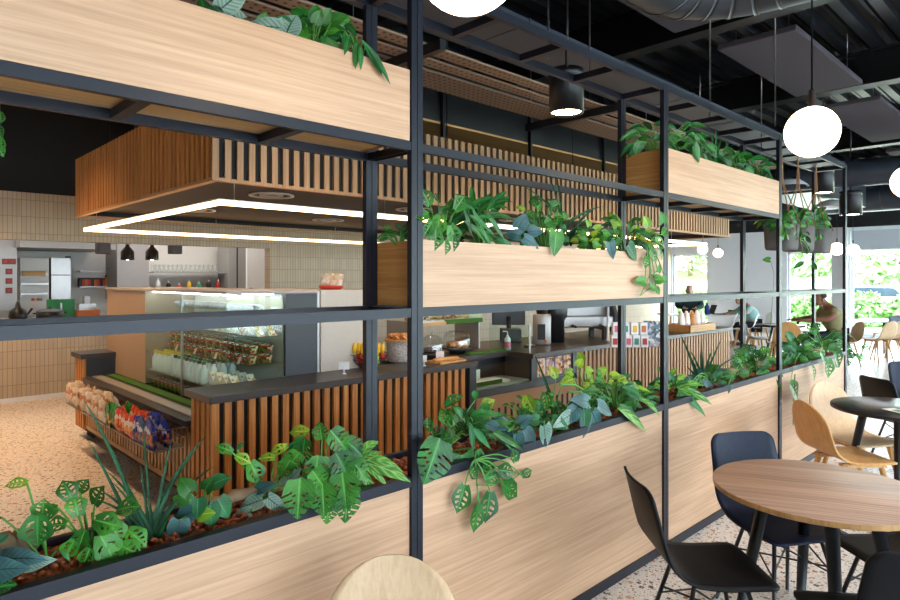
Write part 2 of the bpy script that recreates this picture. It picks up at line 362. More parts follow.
def tag(o, label, cat, group=None, kind=None):
    o['label'] = label; o['category'] = cat
    if group: o['group'] = group
    if kind: o['kind'] = kind
    return o
def struct(mb, name, mat, **k):
    o = mb.build(name, mat, **k); o['kind'] = 'structure'; return o
def dup(root, loc, rotz=None, label=None, group=None, scale=None):
    r = root.copy(); C.objects.link(r); r.location = loc
    if rotz is not None: r.rotation_euler = (0, 0, rotz)
    if label: r['label'] = label
    if group: r['group'] = group
    if scale: r.scale = (scale,)*3
    for ch in list(root.children):
        c = ch.copy(); C.objects.link(c); c.parent = r
        for g in list(ch.children):
            d = g.copy(); C.objects.link(d); d.parent = c
    return r
def B(*a): return MB().box(*a)

# ================================================================ SETTING
struct(B(-4, 20.4, -6, 13.4, -.2, 0), 'floor', M['floor'], loc=(0,0,0))
struct(B(-4, 20.4, -6, 13.4, 4.1, 4.25), 'ceiling', M['ceil'], loc=(0,0,0))
# back wall with the kitchen pass
w = MB(); w.cur = 0
w.box(-4, 5.28, 10, 10.2, .06, .84); w.box(-4, 5.28, 10, 10.2, 2.165, 2.8); w.box(5.28, 20.4, 10, 10.2, .06, 2.8)
w.cur = 1; w.box(-4, 20.4, 10, 10.2, 2.8, 4.1)
struct(w, 'wall_back', [M['tile'], M['ceil']], loc=(0,0,0))
struct(B(-4, 20.4, 9.985, 10.2, 0, .06), 'baseboard_back', M['white'], loc=(0,0,0))
struct(B(-4.2, -4, -6, 13.4, 0, 4.1), 'wall_left', M['white'], loc=(0,0,0))
k = MB(); k.box(-4, 7.2, 13.2, 13.4, 0, 4.1); k.box(7.0, 7.2, 10.2, 13.2, 0, 4.1)
struct(k, 'wall_kitchen', M['bright_tile'], loc=(0,0,0))
struct(B(-4, 7.0, 10.2, 13.2, 2.9, 2.95), 'ceiling_kitchen', M['white'], loc=(0,0,0))
# far (window) wall X = 20
wr = MB(); WX = 20.0
def wall_x(wb, y0, y1, holes, ztop):
    ys = y0
    for (a, b_, zb, zt) in holes:
        wb.box(WX, WX+.25, ys, a, 0, ztop); wb.box(WX, WX+.25, a, b_, zt, ztop)
        if zb > 0: wb.box(WX, WX+.25, a, b_, 0, zb)
        ys = b_
    wb.box(WX, WX+.25, ys, y1, 0, ztop)
holes = [(-5.2, -1.4, .05, 2.95), (-.9, 4.78, .05, 2.95), (5.2, 6.4, .05, 2.42), (8.76, 9.98, .05, 2.44)]
wall_x(wr, -6, 10, holes, 3.05); wr.cur = 1; wr.box(WX, WX+.25, -6, 10, 3.05, 4.1)
struct(wr, 'wall_right', [M['white'], M['ceil']], loc=(0,0,0))
def window_x(n, a, b_, zb, zt, mull=()):
    o = MB(); o.box(WX+.06, WX+.12, a, a+.06, zb, zt); o.box(WX+.06, WX+.12, b_-.06, b_, zb, zt); o.box(WX+.06, WX+.12, a, b_, zt-.06, zt); o.box(WX+.06, WX+.12, a, b_, zb, zb+.08)
    for y in mull: o.box(WX+.06, WX+.12, y-.03, y+.03, zb, zt)
    fr = struct(o, f'window_{n}', M['frame'])
    B(WX+.085, WX+.095, a+.05, b_-.05, zb+.05, zt-.05).build('pane', M['wglass'], fr)
    return fr
f1 = window_x(1, -5.2, -1.4, .05, 2.95, (-3.3,)); f2 = window_x(2, -.9, 4.78, .05, 2.95, (1.9,)); f3 = window_x(3, 5.2, 6.4, .05, 2.42); f4 = window_x(4, 8.76, 9.98, .05, 2.44)
for fr, a, b_ in ((f2, -.9, 4.78), (f3, 5.2, 6.4)):       # manifestation dots on the glass
    d = MB()
    for z in (1.0, 1.48):
        y = a + .2
        while y < b_ - .1:
            d.lathe([(.0001,0),(.03,0),(.03,.004),(.0001,.004)], (0,0,0), 10)
            nv = 40
            for q in range(len(d.v)-nv, len(d.v)):
                p = d.v[q]; d.v[q] = Vector((WX+.08+p.z, y+p.x, z+p.y))
            y += .155
    d.build('dot_strip', M['whitep'], fr)['label'] = 'rows of small white dots on the glass'
struct(B(WX-.28, WX-.02, 4.82, 5.16, 0, 3.05), 'trim_1', M['pillar'])
bl = thing('roller_blind', 'pale grey roller blind half lowered over the wide right window', 'blind', (WX-.05, 1.9, 2.4))
B(WX-.06, WX-.05, -.85, 4.72, 2.44, 2.95).build('fabric', M['blind'], bl); B(WX-.07, WX-.04, -.85, 4.72, 2.41, 2.44).build('bottom_bar', M['frame'], bl)
# unseen front wall behind the camera; its glazing is added to bring daylight
wf = MB(); px = -4
fh = [(-3.4, .6), (1.2, 5.2), (5.8, 9.8), (10.4, 14.4), (15.0, 19.4)]
for a, b_ in fh:
    wf.box(px, a, -6.2, -6, 0, 4.1); wf.box(a, b_, -6.2, -6, 3.0, 4.1); wf.box(a, b_, -6.2, -6, 0, .1); px = b_
wf.box(px, 20.4, -6.2, -6, 0, 4.1)
struct(wf, 'wall_front', M['white'], loc=(0,0,0))
for i, (a, b_) in enumerate(fh):
    o = MB(); o.box(a, a+.06, -6.12, -6.06, .1, 3); o.box(b_-.06, b_, -6.12, -6.06, .1, 3); o.box(a, b_, -6.12, -6.06, 2.94, 3); o.box(a, b_, -6.12, -6.06, .1, .18)
    fr = struct(o, f'window_{5+i}', M['frame']); B(a+.05, b_-.05, -6.095, -6.085, .15, 2.96).build('pane', M['wglass'], fr)

# ================================================================ SCREEN FRAME
FY0, FY1, BY0, BY1 = 1.808, 1.834, 2.096, 2.122
PX = [-.41, 1.538, 3.52, 5.472, 7.383]
PW = .057
fr = thing('steel_screen_frame', 'tall dark steel frame screen with posts and rails dividing the cafe', 'screen', (3.5, 1.97, 0))
for i, x in enumerate(PX):
    for (y0, y1) in ((FY0, FY1), (BY0, BY1)):
        m = MB(); m.box(x, x+.027, y0, y1, 0, 2.82); m.box(x+.027, x+.030, y0+.005, y1-.005, 0, 2.82); m.box(x+.030, x+PW, y0, y1, 0, 2.82)
        m.build('post', M['metal'], fr)
for z0, z1 in ((2.78, 2.82), (1.50, 1.535)):
    for (y0, y1) in ((FY0+.002, FY1-.002), (BY0+.002, BY1-.002)):
        for i in range(4):
            B(PX[i]+PW, PX[i+1], y0, y1, z0, z1).build('rail', M['metal'], fr)
for i in (0, 1, 2):
    for (y0, y1) in ((FY0+.002, FY1-.002), (BY0+.002, BY1-.002)):
        B(PX[i]+PW, PX[i+1], y0, y1, 2.135, 2.168).build('rail', M['metal'], fr)
for i in range(4):
    for kx in (0, .25, .5, .75, 1):
        x = PX[i] + .015 + kx * 1.94
        if kx == 1 and i < 3: continue
        B(x, x+.035, FY1-.002, BY0+.002, 2.782, 2.818).build('crossbar', M['metal'], fr)
for i in (0, 2):
    for kx in (0, .25, .5, .75, 1):
        x = PX[i] + .015 + kx * 1.94
        B(x, x+.035, FY1-.002, BY0+.002, 2.137, 2.166).build('crossbar', M['metal'], fr)
B(PX[1]+.015, PX[1]+.05, FY1-.002, BY0+.002, 2.137, 2.166).build('crossbar', M['metal'], fr)
for i in range(5):
    B(PX[i]+.015, PX[i]+.05, FY1-.002, BY0+.002, 1.502, 1.533).build('crossbar', M['metal'], fr)

# lower planters, one per bay
bays = ['nearest the camera under the left high box', 'below the long middle plant box', 'between the middle and third posts', 'at the far end by the hanging pots']
for i in range(4):
    x0, x1 = PX[i]+PW+.001, PX[i+1]-.001
    t = thing('planter_trough', f'low oak fronted plant trough with dark rim {bays[i]}', 'planter', ((x0+x1)/2, 1.97, 0))
    B(x0, x1, FY0+.012, FY0+.03, .05, .856).build('front_panel', M['oak'], t)
    B(x0, x1, BY1-.03, BY1-.012, .05, .856).build('back_panel', M['oak'], t)
    r = MB(); r.box(x0, x1, FY0, FY1+.01, .856, .895); r.box(x0, x1, BY0, BY1, .856, .895)
    r.build('rim', M['metal'], t, bevel=.002)
    r = MB(); r.box(x0, x1, FY0, FY1, 0, .05); r.box(x0, x1, BY0, BY1, 0, .05); r.build('plinth', M['metal'], t)
    B(x0, x1, FY0+.031, BY1-.031, .76, .78).build('liner', M['void'], t)
    # pebbles: one growing medium per trough
    p = MB(); rnd = random.Random(i)
    n = [1500, 900, 500, 300][i]
    for q in range(n):
        r_ = rnd.uniform(.007, .014) * (1 if i == 0 else 1.3); c = (rnd.uniform(x0+.03, x1-.03), rnd.uniform(FY1+.02, BY0-.01), .868 + rnd.uniform(0, .012))
        p.ball(c, r_, 5, 3, .8)
    p.box(x0, x1, FY1+.011, BY0-.001, .781, .868)
    tag(p.build('clay_pebbles', M['leca']), f'red brown clay pebbles filling the trough {bays[i]}', 'pebbles', kind='stuff')
# end panel of last bay
# upper boxes
def boxplanter(x0, x1, z0, z1, label):
    t = thing('planter_box', label, 'planter', ((x0+x1)/2, 1.97, z0))
    B(x0, x1, FY0+.002, FY0+.02, z0, z1).build('front_panel', M['oak'], t)
    B(x0, x1, BY1-.02, BY1, z0, z1).build('back_panel', M['oak'], t)
    B(x0, x0+.018, FY0+.02, BY1-.02, z0, z1).build('end_panel', M['oak_y_amber_lit'], t); B(x1-.018, x1, FY0+.02, BY1-.02, z0, z1).build('end_panel', M['oak_y_amber_lit'], t)
    B(x0+.018, x1-.018, FY0+.02, BY1-.02, z0+.002, z0+.02).build('bottom_panel', M['oak_b_lit'], t)
    B(x0+.018, x1-.018, FY0+.02, BY1-.02, z1-.09, z1-.06).build('soil', M['leca'], t)
    return t
boxplanter(PX[0]+PW+.002, 1.530, 2.17, 2.438, 'high oak plant box at upper left in front of the wooden canopy')
boxplanter(1.597, 3.517, 1.537, 1.797, 'long oak plant box resting on the mid rail in the middle bay')
boxplanter(3.580, 5.469, 2.17, 2.438, 'high oak plant box at the right of the middle bay')

# ================================================================ ISLAND COUNTER
CY = 4.01; XL = 1.708; XR = 9.98; YB = 7.45
def slats_x(mb, x0, x1, y, z0, z1, pitch=.085, wd=.046, dp=.029):
    n = int((x1-x0)/pitch)
    for i in range(n+1):
        x = x0 + i*pitch
        if x+wd <= x1+.001: mb.box(x, x+wd, y, y+dp, z0, z1)
def slats_y(mb, y0, y1, x, z0, z1, pitch=.085, wd=.048, dp=.03):
    n = int((y1-y0)/pitch)
    for i in range(n+1):
        y = y0 + i*pitch
        if y+wd <= y1+.001: mb.box(x, x+dp, y, y+wd, z0, z1)
def counter_unit(x0, x1, y0, y1, z1, label, front=True, left=False, mat='slat', zs=.1):
    t = thing('counter_unit', label, 'counter', ((x0+x1)/2, (y0+y1)/2, 0))
    B(x0+.03, x1, y0+.03, y1, .1, z1).build('carcass', M['void'], t)
    B(x0+.1, x1-.02, y0+.1, y1-.05, 0, .1).build('plinth', M['void'], t)
    if front:
        m = MB(); slats_x(m, x0, x1, y0, zs, z1); m.build('slat_panel', M[mat], t)
    if left:
        m = MB(); slats_y(m, y0+.05, y1, x0, zs, z1); m.build('slat_panel', M[mat], t)
    return t
counter_unit(XL, 4.10, CY, 4.40, .829, 'cedar slatted counter front left of the glass niche', True, True)
counter_unit(5.80, XR, CY, 5.15, .829, 'slatted counter run at the far right end of the island', True, False, 'slat_pale')
# middle unit with niche
t = thing('niche_counter', 'middle counter unit with dark framed glass niche and tan lower panel', 'counter', (4.95, 4.3, 0))
m = MB(); m.box(4.10, 4.19, CY-.01, CY+.35, .1, .83); m.box(4.19, 5.8, CY-.01, CY+.3, .53, .60); m.box(5.0, 5.09, CY-.01, CY+.35, .6, .83); m.box(5.72, 5.8, CY-.01, CY+.35, .53, .829); m.build('dark_frame', M['anth'], t, bevel=.003)
B(4.12, 5.8, CY+.0, CY+.03, .1, .53).build('lower_panel', M['tan'], t)
m = MB()
for q in range(17): m.box(4.22+q*.093, 4.25+q*.093, CY-.003, CY+.001, .14, .40)
m.build('vent_slots', M['void'], t)
B(3.4, 5.79, CY+.42, 5.15, .1, .829).build('carcass', M['anth'], t)
B(4.19, 5.0, CY+.02, CY+.4, .60, .62).build('niche_shelf', M['steelw'], t)
B(4.19, 5.0, CY+.0, CY+.008, .6, .83).build('niche_glass', M['glass'], t)
B(5.09, 5.72, CY+.005, CY+.3, .6, .829).build('picture_panel', M['anth'], t)
m = MB()
for q in range(4): m.box(5.11+q*.15, 5.24+q*.15, CY-.001, CY+.006, .625, .815)
m.build('food_picture', M['poster'], t)['label'] = 'four upright colour food pictures side by side'
# worktops
wt = MB(); wt.box(XL-.03, 4.19, CY-.03, 4.42, .83, .88); wt.box(4.19, 5.0, CY+.3, 4.62, .83, .88); wt.box(5.0, XR+.03, CY-.03, 5.2, .83, .88); wt.box(3.35, 5.0, 4.62, 5.2, .83, .88)
tag(wt.build('worktop', M['darktop'], bevel=.004), 'dark grey worktop running along the island front', 'worktop')
# left side of the island: ledge, pier, basket zone
t = thing('island_counter', 'slatted island side below the glass case with timber ledge', 'counter', (2.2, 5.8, 0))
m = MB(); slats_y(m, 4.42, 7.1, XL+.016, .16, .60, .075, .04, .014); m.box(XL+.016, XL+.03, 4.42, 7.1, .13, .17); m.box(XL+.016, XL+.03, 4.42, 7.1, .56, .60); m.build('slat_panel', M['slat_pale'], t)
B(XL+.03, 2.77, 4.42, YB-.36, .1, .62).build('carcass', M['void'], t); B(XL+.14, 2.77, 4.42, YB-.3, 0, .1).build('plinth', M['cream'], t)
B(XL-.02, 2.0, 4.41, 7.09, .61, .65).build('ledge', M['darktop'], t, bevel=.003); B(1.77, 1.86, 4.45, 7.05, .65, .66).build('steel_strip', M['steelw'], t)
B(1.90, 1.985, 4.45, 7.05, .65, .665).build('grass_strip', M['grassmat'], t)
t = thing('end_pier', 'short dark counter pier with cedar edge at the far left of the island', 'counter', (1.95, 7.28, 0))
B(XL+.02, 2.4, 7.11, YB, .1, .83).build('carcass', M['anth'], t); m = MB(); slats_y(m, 7.11, YB, XL-.005, .12, .83); m.build('slat_panel', M['slat'], t)
B(XL-.03, 2.4, 7.09, YB+.03, .83, .88).build('top', M['darktop'], t, bevel=.003); B(XL+.1, 2.4, 7.2, YB-.05, 0, .1).build('plinth', M['void'], t)

# display case
t = thing('display_case', 'lit glass display case filled with salads and bottles', 'display case', (2.35, 5.3, .66))
CX0, CX1, CYA, CYB2 = 2.0, 2.46, 4.44, 6.2
B(CX0-.02, 2.75, 4.42, 7.42, 1.53, 1.55).build('top_slab', M['pillar'], t)
B(CX1, 2.74, 4.41, 4.44, .881, 1.524).build('end_panel', M['anth'], t)
B(CX1+.0, CX1+.02, 4.45, 6.2, .67, 1.5).build('back_panel', M['greypanel'], t)
B(CX0, 2.74, 6.2, 7.4, .662, 1.524).build('side_cabinet', M['cream'], t)
B(CX0, CX1, 4.44, 4.447, .881, 1.524).build('side_glass', M['glass'], t)
m = MB(); m.box(CX0, CX0+.008, 4.45, 5.3, .665, 1.52); m.box(CX0, CX0+.008, 5.32, 6.19, .665, 1.52); m.build('front_glass', M['glass'], t)
m = MB(); m.box(CX0-.004, CX0+.012, 5.3, 5.32, .665, 1.52); m.build('glass_clip', M['steel'], t)
shz = [.80, .99, 1.20, 1.38]
for i, z in enumerate(shz):
    B(2.03 + (0, .12, .2, .24)[i], CX1, 4.45, 6.19, z-.008, z).build('shelf', M['glass'] if i else M['steelw'], t)
for x_ in (2.06, 2.36):
    B(x_, x_+.025, 4.46, 6.18, 1.515, 1.525).build('light_strip', M['casel'], t)

# stock in the case
def small(name, label, cat, loc, group, parts, rotz=0):
    t = thing(name, label, cat, loc, group, rotz)
    last = t
    for (pn, mb, mat) in parts:
        if pn[0] == '>': mb.build(pn[1:], mat, last, world=False)
        else: last = mb.build(pn, mat, t, world=False)
    return t
def mk_bottle(capm, lab, grp, body='milk'):
    b = MB().lathe([(.0001,0),(.028,0),(.03,.02),(.03,.11),(.013,.145),(.013,.155)], (0,0,0), 10)
    c = MB().cyl((0,0,.155), .017, .025, 10)
    return small('bottle', lab, 'bottle', (0,0,-5), grp, [('body', b, M[body]), ('>cap', c, M[capm])])
def mk_tub(mat, lab, grp, nm='salad_tub', cat='tub'):
    b = MB().lathe([(.0001,0),(.048,0),(.06,.06)], (0,0,0), 12); l = MB().lathe([(.062,.06),(.062,.068),(.05,.078),(.0001,.08)], (0,0,0), 12)
    return small(nm, lab, cat, (0,0,-5), grp, [('tub', b, M[mat]), ('>lid', l, M['jar'])])
def mk_sand(mat, lab, grp):
    b = MB().prism([(0,0),(.13,0),(0,.10)], 0, .06, lambda p: Vector((p.z-.03, p.x-.06, p.y)))
    l = MB().prism([(-.004,-.001),(.136,-.001),(-.004,.108)], .06, .066, lambda p: Vector((p.z-.03, p.x-.06, p.y)))
    return small('sandwich_pack', lab, 'sandwich', (0,0,-5), grp, [('filling', b, M[mat]), ('sleeve', l, M['paper'])])
rnd = random.Random(3)
first = {}
def put(key, make, loc, rotz=0):
    if key not in first:
        first[key] = make(); o = first[key]; o.location = loc; o.rotation_euler = (0,0,rotz); return o
    return dup(first[key], loc, rotz)
bg = ('bottle of water with green cap among rows on the lowest case shelf', 'green capped bottles in the display case')
bd = ('bottle of water with dark cap among rows on the lowest case shelf', 'dark capped bottles in the display case')
by = ('small white drink bottle with yellow cap on the lowest case shelf', 'yellow capped bottles in the display case')
for r_ in range(4):
    for q in range(8):
        y = 4.98 + q*.085; x = 2.05 + r_*.08
        key = 'bg' if (r_ + q) % 3 != 1 else 'bd'; g = bg if key == 'bg' else bd; cp = 'capg' if key == 'bg' else 'capd'
        put(key, lambda: mk_bottle(cp, *g), (x, y, .80))
for r_ in range(3):
    for q in range(5):
        put('by', lambda: mk_bottle('capy', *by), (2.06 + r_*.09, 5.76 + q*.085, .80))
stk = (('st', 'salad', 'clear tub of mixed salad on a middle shelf of the glass case', 'salad tubs in the display case'), ('vt', 'veg', 'clear tub of red vegetables on a middle shelf of the glass case', 'red vegetable tubs in the display case'))
for z, x0 in ((.99, 2.215), (1.067, 2.225)):
    for r_ in range(2):
        for q in range(12):
            kk = stk[(q//3 + r_) % 2]
            put(kk[0], lambda: mk_tub(kk[1], kk[2], kk[3]), (x0 + r_*.13, 4.53 + q*.138, z))
for q in range(11):
    for r_ in range(2):
        put('sw', lambda: mk_sand('sand', 'wedge sandwich in clear pack on the top shelf of the glass case', 'sandwiches on the top case shelf'), (2.29 + r_*.10, 4.54 + q*.15, 1.20), PI)
for q in range(7):
    put('s2', lambda: mk_sand('sand', 'wedge sandwich in clear pack on the lowest shelf nearest the worktop', 'sandwiches on the lowest case shelf'), (2.12 + (q%2)*.13, 4.54 + (q//2)*.12, .80), PI)
for q in range(12):
    z = (.99, 1.20, 1.38)[q % 3]; x = (2.145, 2.225, 2.265)[q % 3]
    a = MB().obox((0,0,.03), Vector((.35,0,.94)), Vector((0,1,0)), Vector((.94,0,-.35)), .028, .02, .001)
    o = a.build('price_tag', M['tag'], loc=(x, 4.55 + (q//3)*.42 + (q%3)*.1, z)); tag(o, 'small pinkish price card clipped to a shelf edge of the glass case', 'price tag', 'price cards in the display case')

for q in range(16):
    put('fc', lambda: mk_tub('veg', 'small fruit cup in the front row just behind the low glass', 'fruit cups at the foot of the display case', 'fruit_cup', 'cup'), (2.07, 4.52 + q*.1, .665))
for q in range(10):
    put('pc', lambda: small('plate_stack', 'pale stack of tilted plates on the very top shelf of the glass case', 'plates', (0,0,0), 'plate stacks on the top case shelf', [('plates', MB().lathe([(.0001,0),(.05,.0),(.07,.02),(.07,.05),(.05,.06),(.0001,.06)], (0,0,0), 14), M['steelw'])]), (2.28, 4.6 + q*.16, 1.38))
# second cabinet beside the case
t = thing('drinks_cabinet', 'pale grey cabinet standing on the worktop right of the dark panel', 'cabinet', (3.0, 4.9, .66))
B(2.79, 3.29, 4.43, 5.5, .1, 1.55).build('body', M['greypanel'], t, bevel=.004); B(2.755, 2.775, 4.425, 4.445, .881, 1.54).build('post', M['steelw'], t)
B(2.80, 2.82, 4.425, 4.43, 1.50, 1.51).build('lock', M['steel'], t)

# wire baskets and snack bags
def wire_basket(y0, y1, label):
    t = thing('wire_basket', label, 'basket', (XL-.12, (y0+y1)/2, .46))
    x0, x1 = XL-.22, XL-.005
    m = MB()
    for z in (.46, .53, .60): m.tube([(x0,y0,z),(x0,y1,z)], .003, 5); m.tube([(x1,y0,z),(x1,y1,z)], .003, 5); m.tube([(x0,y0,z),(x1,y0,z)], .003, 5); m.tube([(x0,y1,z),(x1,y1,z)], .003, 5)
    n = int((y1-y0)/.05)
    for i in range(n+1):
        y = y0 + (y1-y0)*i/n; m.tube([(x0,y,.60),(x0,y,.46),(x1,y,.46)], .002, 4)
    m.build('wire_mesh', M['steel'], t)
    B(x0+.004, x1-.004, y0+.004, y1-.004, .462, .465).build('base', M['steelw'], t)
    return t
wire_basket(5.56, 6.8, 'far wire basket of cream snack bags on the island side')
wire_basket(4.46, 5.52, 'near wire basket of green, red and blue snack bags')
def bag_mb(w=.14, h=.21, th=.027):
    m = MB(); rows = []
    for sgn in (1, -1):
        rows = []
        for i in range(9):
            v = i/8; r_ = []
            for k_ in range(7):
                u = k_/6*2-1; bulge = th*(1-u*u)**.6*math.sin(PI*min(1,max(0,v)))**.5 if 0 < v < 1 else 0
                r_.append((sgn*(bulge+.001) + .006*math.sin(u*9+v*13), u*w/2*(1-.06*math.sin(PI*v)), v*h + .006*math.sin(u*11)*v))
            rows.append(r_ if sgn > 0 else list(reversed(r_)))
        m.grid(rows)
    return m
def mk_bag(mat, lab, grp): 
    b = bag_mb().build('snack_bag', M[mat], loc=(0,0,-5)); tag(b, lab, 'snack bag', grp); return b
bagspec = [('bagw', 'cream and kraft snack bag standing in the far wire basket', 'cream snack bags', 5.62, 6.74, 24), ('bagg', 'green snack bag standing in the near wire basket', 'green snack bags', 5.32, 5.46, 5),
           ('bagr', 'red and orange snack bag standing in the near wire basket', 'red snack bags', 4.90, 5.24, 10), ('bagb', 'blue snack bag standing in the near wire basket', 'blue snack bags', 4.52, 4.83, 10)]
for mt, lb, gp, ya, yb, n in bagspec:
    pr = None
    for q in range(n):
        loc = (XL-.20 + (q%2)*.1 + rnd.uniform(-.01,.01), ya + (yb-ya)*(q//2)/max(1,(n-1)//2), .467); rz = rnd.uniform(-.35,.35)
        if pr is None: pr = mk_bag(mt, lb, gp); b = pr
        else: b = pr.copy(); C.objects.link(b)
        b.location = loc; b.rotation_euler = (0, rnd.uniform(-.2, .05), rz); s_ = rnd.uniform(.84,1.0); b.scale = (s_,s_,s_)

# ================================================================ CANOPY
t = thing('slatted_canopy', 'suspended rectangular timber slat canopy above the service island', 'canopy', (5.8, 5.7, 2.29))
m = MB(); slats_x(m, XL, XR, CY, 2.31, 2.89, .085, .044, .022); m.build('front_slats', M['slat_pale'], t)
m = MB(); slats_y(m, CY+.06, YB, XL, 2.31, 2.89, .085, .046, .014); m.build('side_slats', M['slat'], t)
m = MB(); slats_y(m, CY+.06, YB, XR-.035, 2.31, 2.89, .085, .05, .035); m.build('side_slats', M['slat'], t)
m = MB(); m.box(XL+.035, XR-.035, CY+.024, CY+.06, 2.3, 2.885); m.box(XL+.016, XL+.06, CY+.06, YB, 2.3, 2.885); m.box(XR-.06, XR-.035, CY+.06, YB, 2.3, 2.885); m.box(XL+.035, XR-.035, YB-.03, YB, 2.3, 2.885); m.build('backing_board', M['void'], t)
m = MB(); m.box(XL, XR, CY-.002, CY+.05, 2.288, 2.31); m.box(XL, XL+.05, CY+.05, YB, 2.288, 2.31); m.box(XR-.05, XR, CY+.05, YB, 2.288, 2.31); m.box(XL+.05, XR-.05, YB-.05, YB, 2.288, 2.31); m.build('edge_trim', M['slat_pale'], t)
B(XL+.06, XR-.06, CY+.06, YB-.03, 2.36, 2.38).build('soffit_board', plain('brown soffit board', '#261b18', .7), t)
m = MB()
for (x, y) in ((2.6, 4.9), (4.2, 4.9), (5.8, 4.9), (7.4, 4.9), (9.0, 4.9), (2.6, 6.5), (4.2, 6.5), (5.8, 6.5), (7.4, 6.5)):
    d = MB().lathe([(.16,-.012),(.19,-.012),(.19,0),(.16,0),(.16,-.012)], (x,y,2.36), 20); d.lathe([(.06,-.01),(.10,-.01),(.10,0),(.06,0),(.06,-.01)], (x,y,2.36), 16)
    d.build('ceiling_speaker_ring', M['steelw'], t)
for x in (2.0, 4.0, 6.0, 8.0, 9.7):
    for y in (4.2, 7.3): MB().tube([(x,y,2.88),(x,y,4.1)], .006, 5).build('hanging_rod', M['black'], t)
# led loop
LX0, LX1, LY0, LY1, LZ = 1.78, 9.3, 4.09, 7.42, 2.165
t = thing('linear_pendant', 'long rectangular loop of glowing warm white light bars under the canopy', 'pendant light', (5.5, 5.75, LZ))
for a in ((LX0, LX1, LY0, LY0+.028), (LX0, LX1, LY1-.028, LY1), (LX0, LX0+.028, LY0+.028, LY1-.028), (LX1-.028, LX1, LY0+.028, LY1-.028)):
    B(*a, LZ-.022, LZ+.008).build('light_bar', M['led'], t)
    B(*a, LZ+.008, LZ+.018).build('housing', M['whitep'], t)
for x in (1.9, 3.2, 4.9, 6.6, 8.2, 9.2):
    for y in (LY0+.014, LY1-.014): MB().tube([(x,y,LZ+.018),(x,y,2.36)], .003, 4).build('suspension_wire', M['steelw'], t)

# ================================================================ CEILING SERVICES
dk = MB()
y = -6
while y < 10:
    dk.box(-4, 20.4, y, y+.09, 4.02, 4.10); dk.box(-4, 20.4, y+.14, y+.17, 4.06, 4.10); y += .26
dko = dk.build('trim_2', plain('steel deck paint', '#1a1f25', .4, .4), loc=(0,0,0)); dko['kind'] = 'structure'
bm = [(3.0, .16), (5.0, .16), (7.6, .2), (11.2, .2), (14.8, .2)]
for i, (x, w_) in enumerate(bm):
    m = MB(); m.box(x, x+w_, -6, 10, 3.66, 3.69); m.box(x, x+w_, -6, 10, 3.99, 4.02); m.box(x+w_/2-.01, x+w_/2+.01, -6, 10, 3.69, 3.99)
    struct(m, f'trim_{3+i}', M['ductdark'], loc=(0,0,0))
rl = ['largest grey felt raft above the big globe lamp', 'grey felt raft beyond the big globe lamp', 'grey felt raft above the top cropped globe lamp', 'farthest grey felt ceiling raft towards the windows']
for i, (x0, x1, y0, y1) in enumerate(((5.36, 7.36, 1.65, 2.27), (8.1, 10.6, 1.65, 2.27), (2.5, 4.75, 1.75, 2.35), (11.6, 14.4, 1.65, 2.3))):
    t = thing('acoustic_raft', rl[i], 'acoustic panel', ((x0+x1)/2, (y0+y1)/2, 3.6)); B(x0, x1, y0, y1, 3.6, 3.65).build('felt_panel', M['raft'], t, bevel=.01)
    for x in (x0+.15, x1-.15):
        for y in (y0+.1, y1-.1): MB().tube([(x,y,3.65),(x,y,4.11)], .003, 5).build('suspension_wire', M['steel'], t)
for i, (y0, y1) in enumerate(((3.10, 3.225), (3.29, 3.41), (3.48, 3.80))):
    t = thing('perforated_plank', ['narrow perforated timber plank nearest the grey duct', 'middle one of the three perforated timber ceiling planks', 'widest perforated timber plank beside the black duct'][i], 'ceiling plank', (4, y0, 3.2))
    B(-2, 9.5, y0, y1, 3.2, 3.215).build('plank', M['perf'], t)
for i, x in enumerate((-.55, 2.75, 4.9, 7.2)):
    t = thing('cross_bearer', ['black bearer under the planks at the left edge', 'black bearer under the planks just right of the wide post', 'black bearer under the planks by the cylinder lamp', 'black bearer under the planks farthest right'][i], 'bearer', (x+.025, 3.5, 3.13)); B(x, x+.05, 2.95, 4.0, 3.13, 3.198).build('bar', M['black'], t)
    for y in (3.26, 3.95): MB().tube([(x+.025,y,3.19),(x+.025,y,4.11)], .004, 5).build('hanger_wire', M['steel'], t)
m = MB(); m.box(-2, 10.2, 2.5, 3.06, 3.26, 3.29)
t = thing('flat_duct', 'grey rectangular air duct running above the steel frame', 'duct', (5, 2.78, 3.26)); m.build('duct_run', M['ductblue'], t)
for q in range(10): B(-1.5+q*1.15, -1.48+q*1.15, 2.495, 3.065, 3.255, 3.295).build('seam', M['ductblue'], t)
t = thing('black_duct', 'large matt black rectangular duct above the slatted canopy', 'duct', (4, 4.7, 3.15)); B(-3, 10.1, 4.45, 5.05, 3.17, 3.75).build('duct_run', M['ductdark'], t)
B(-3, 10.1, 4.45, 5.05, 3.15, 3.17).build('lit_underside', M['board'], t)  # tan sheet paints warm light onto the black duct's underside
for x in (3.3, 4.15, 5.5, 7.0): MB().box(x, x+.03, 4.41, 4.449, 2.9, 4.1).build('hanger', M['black'], t)
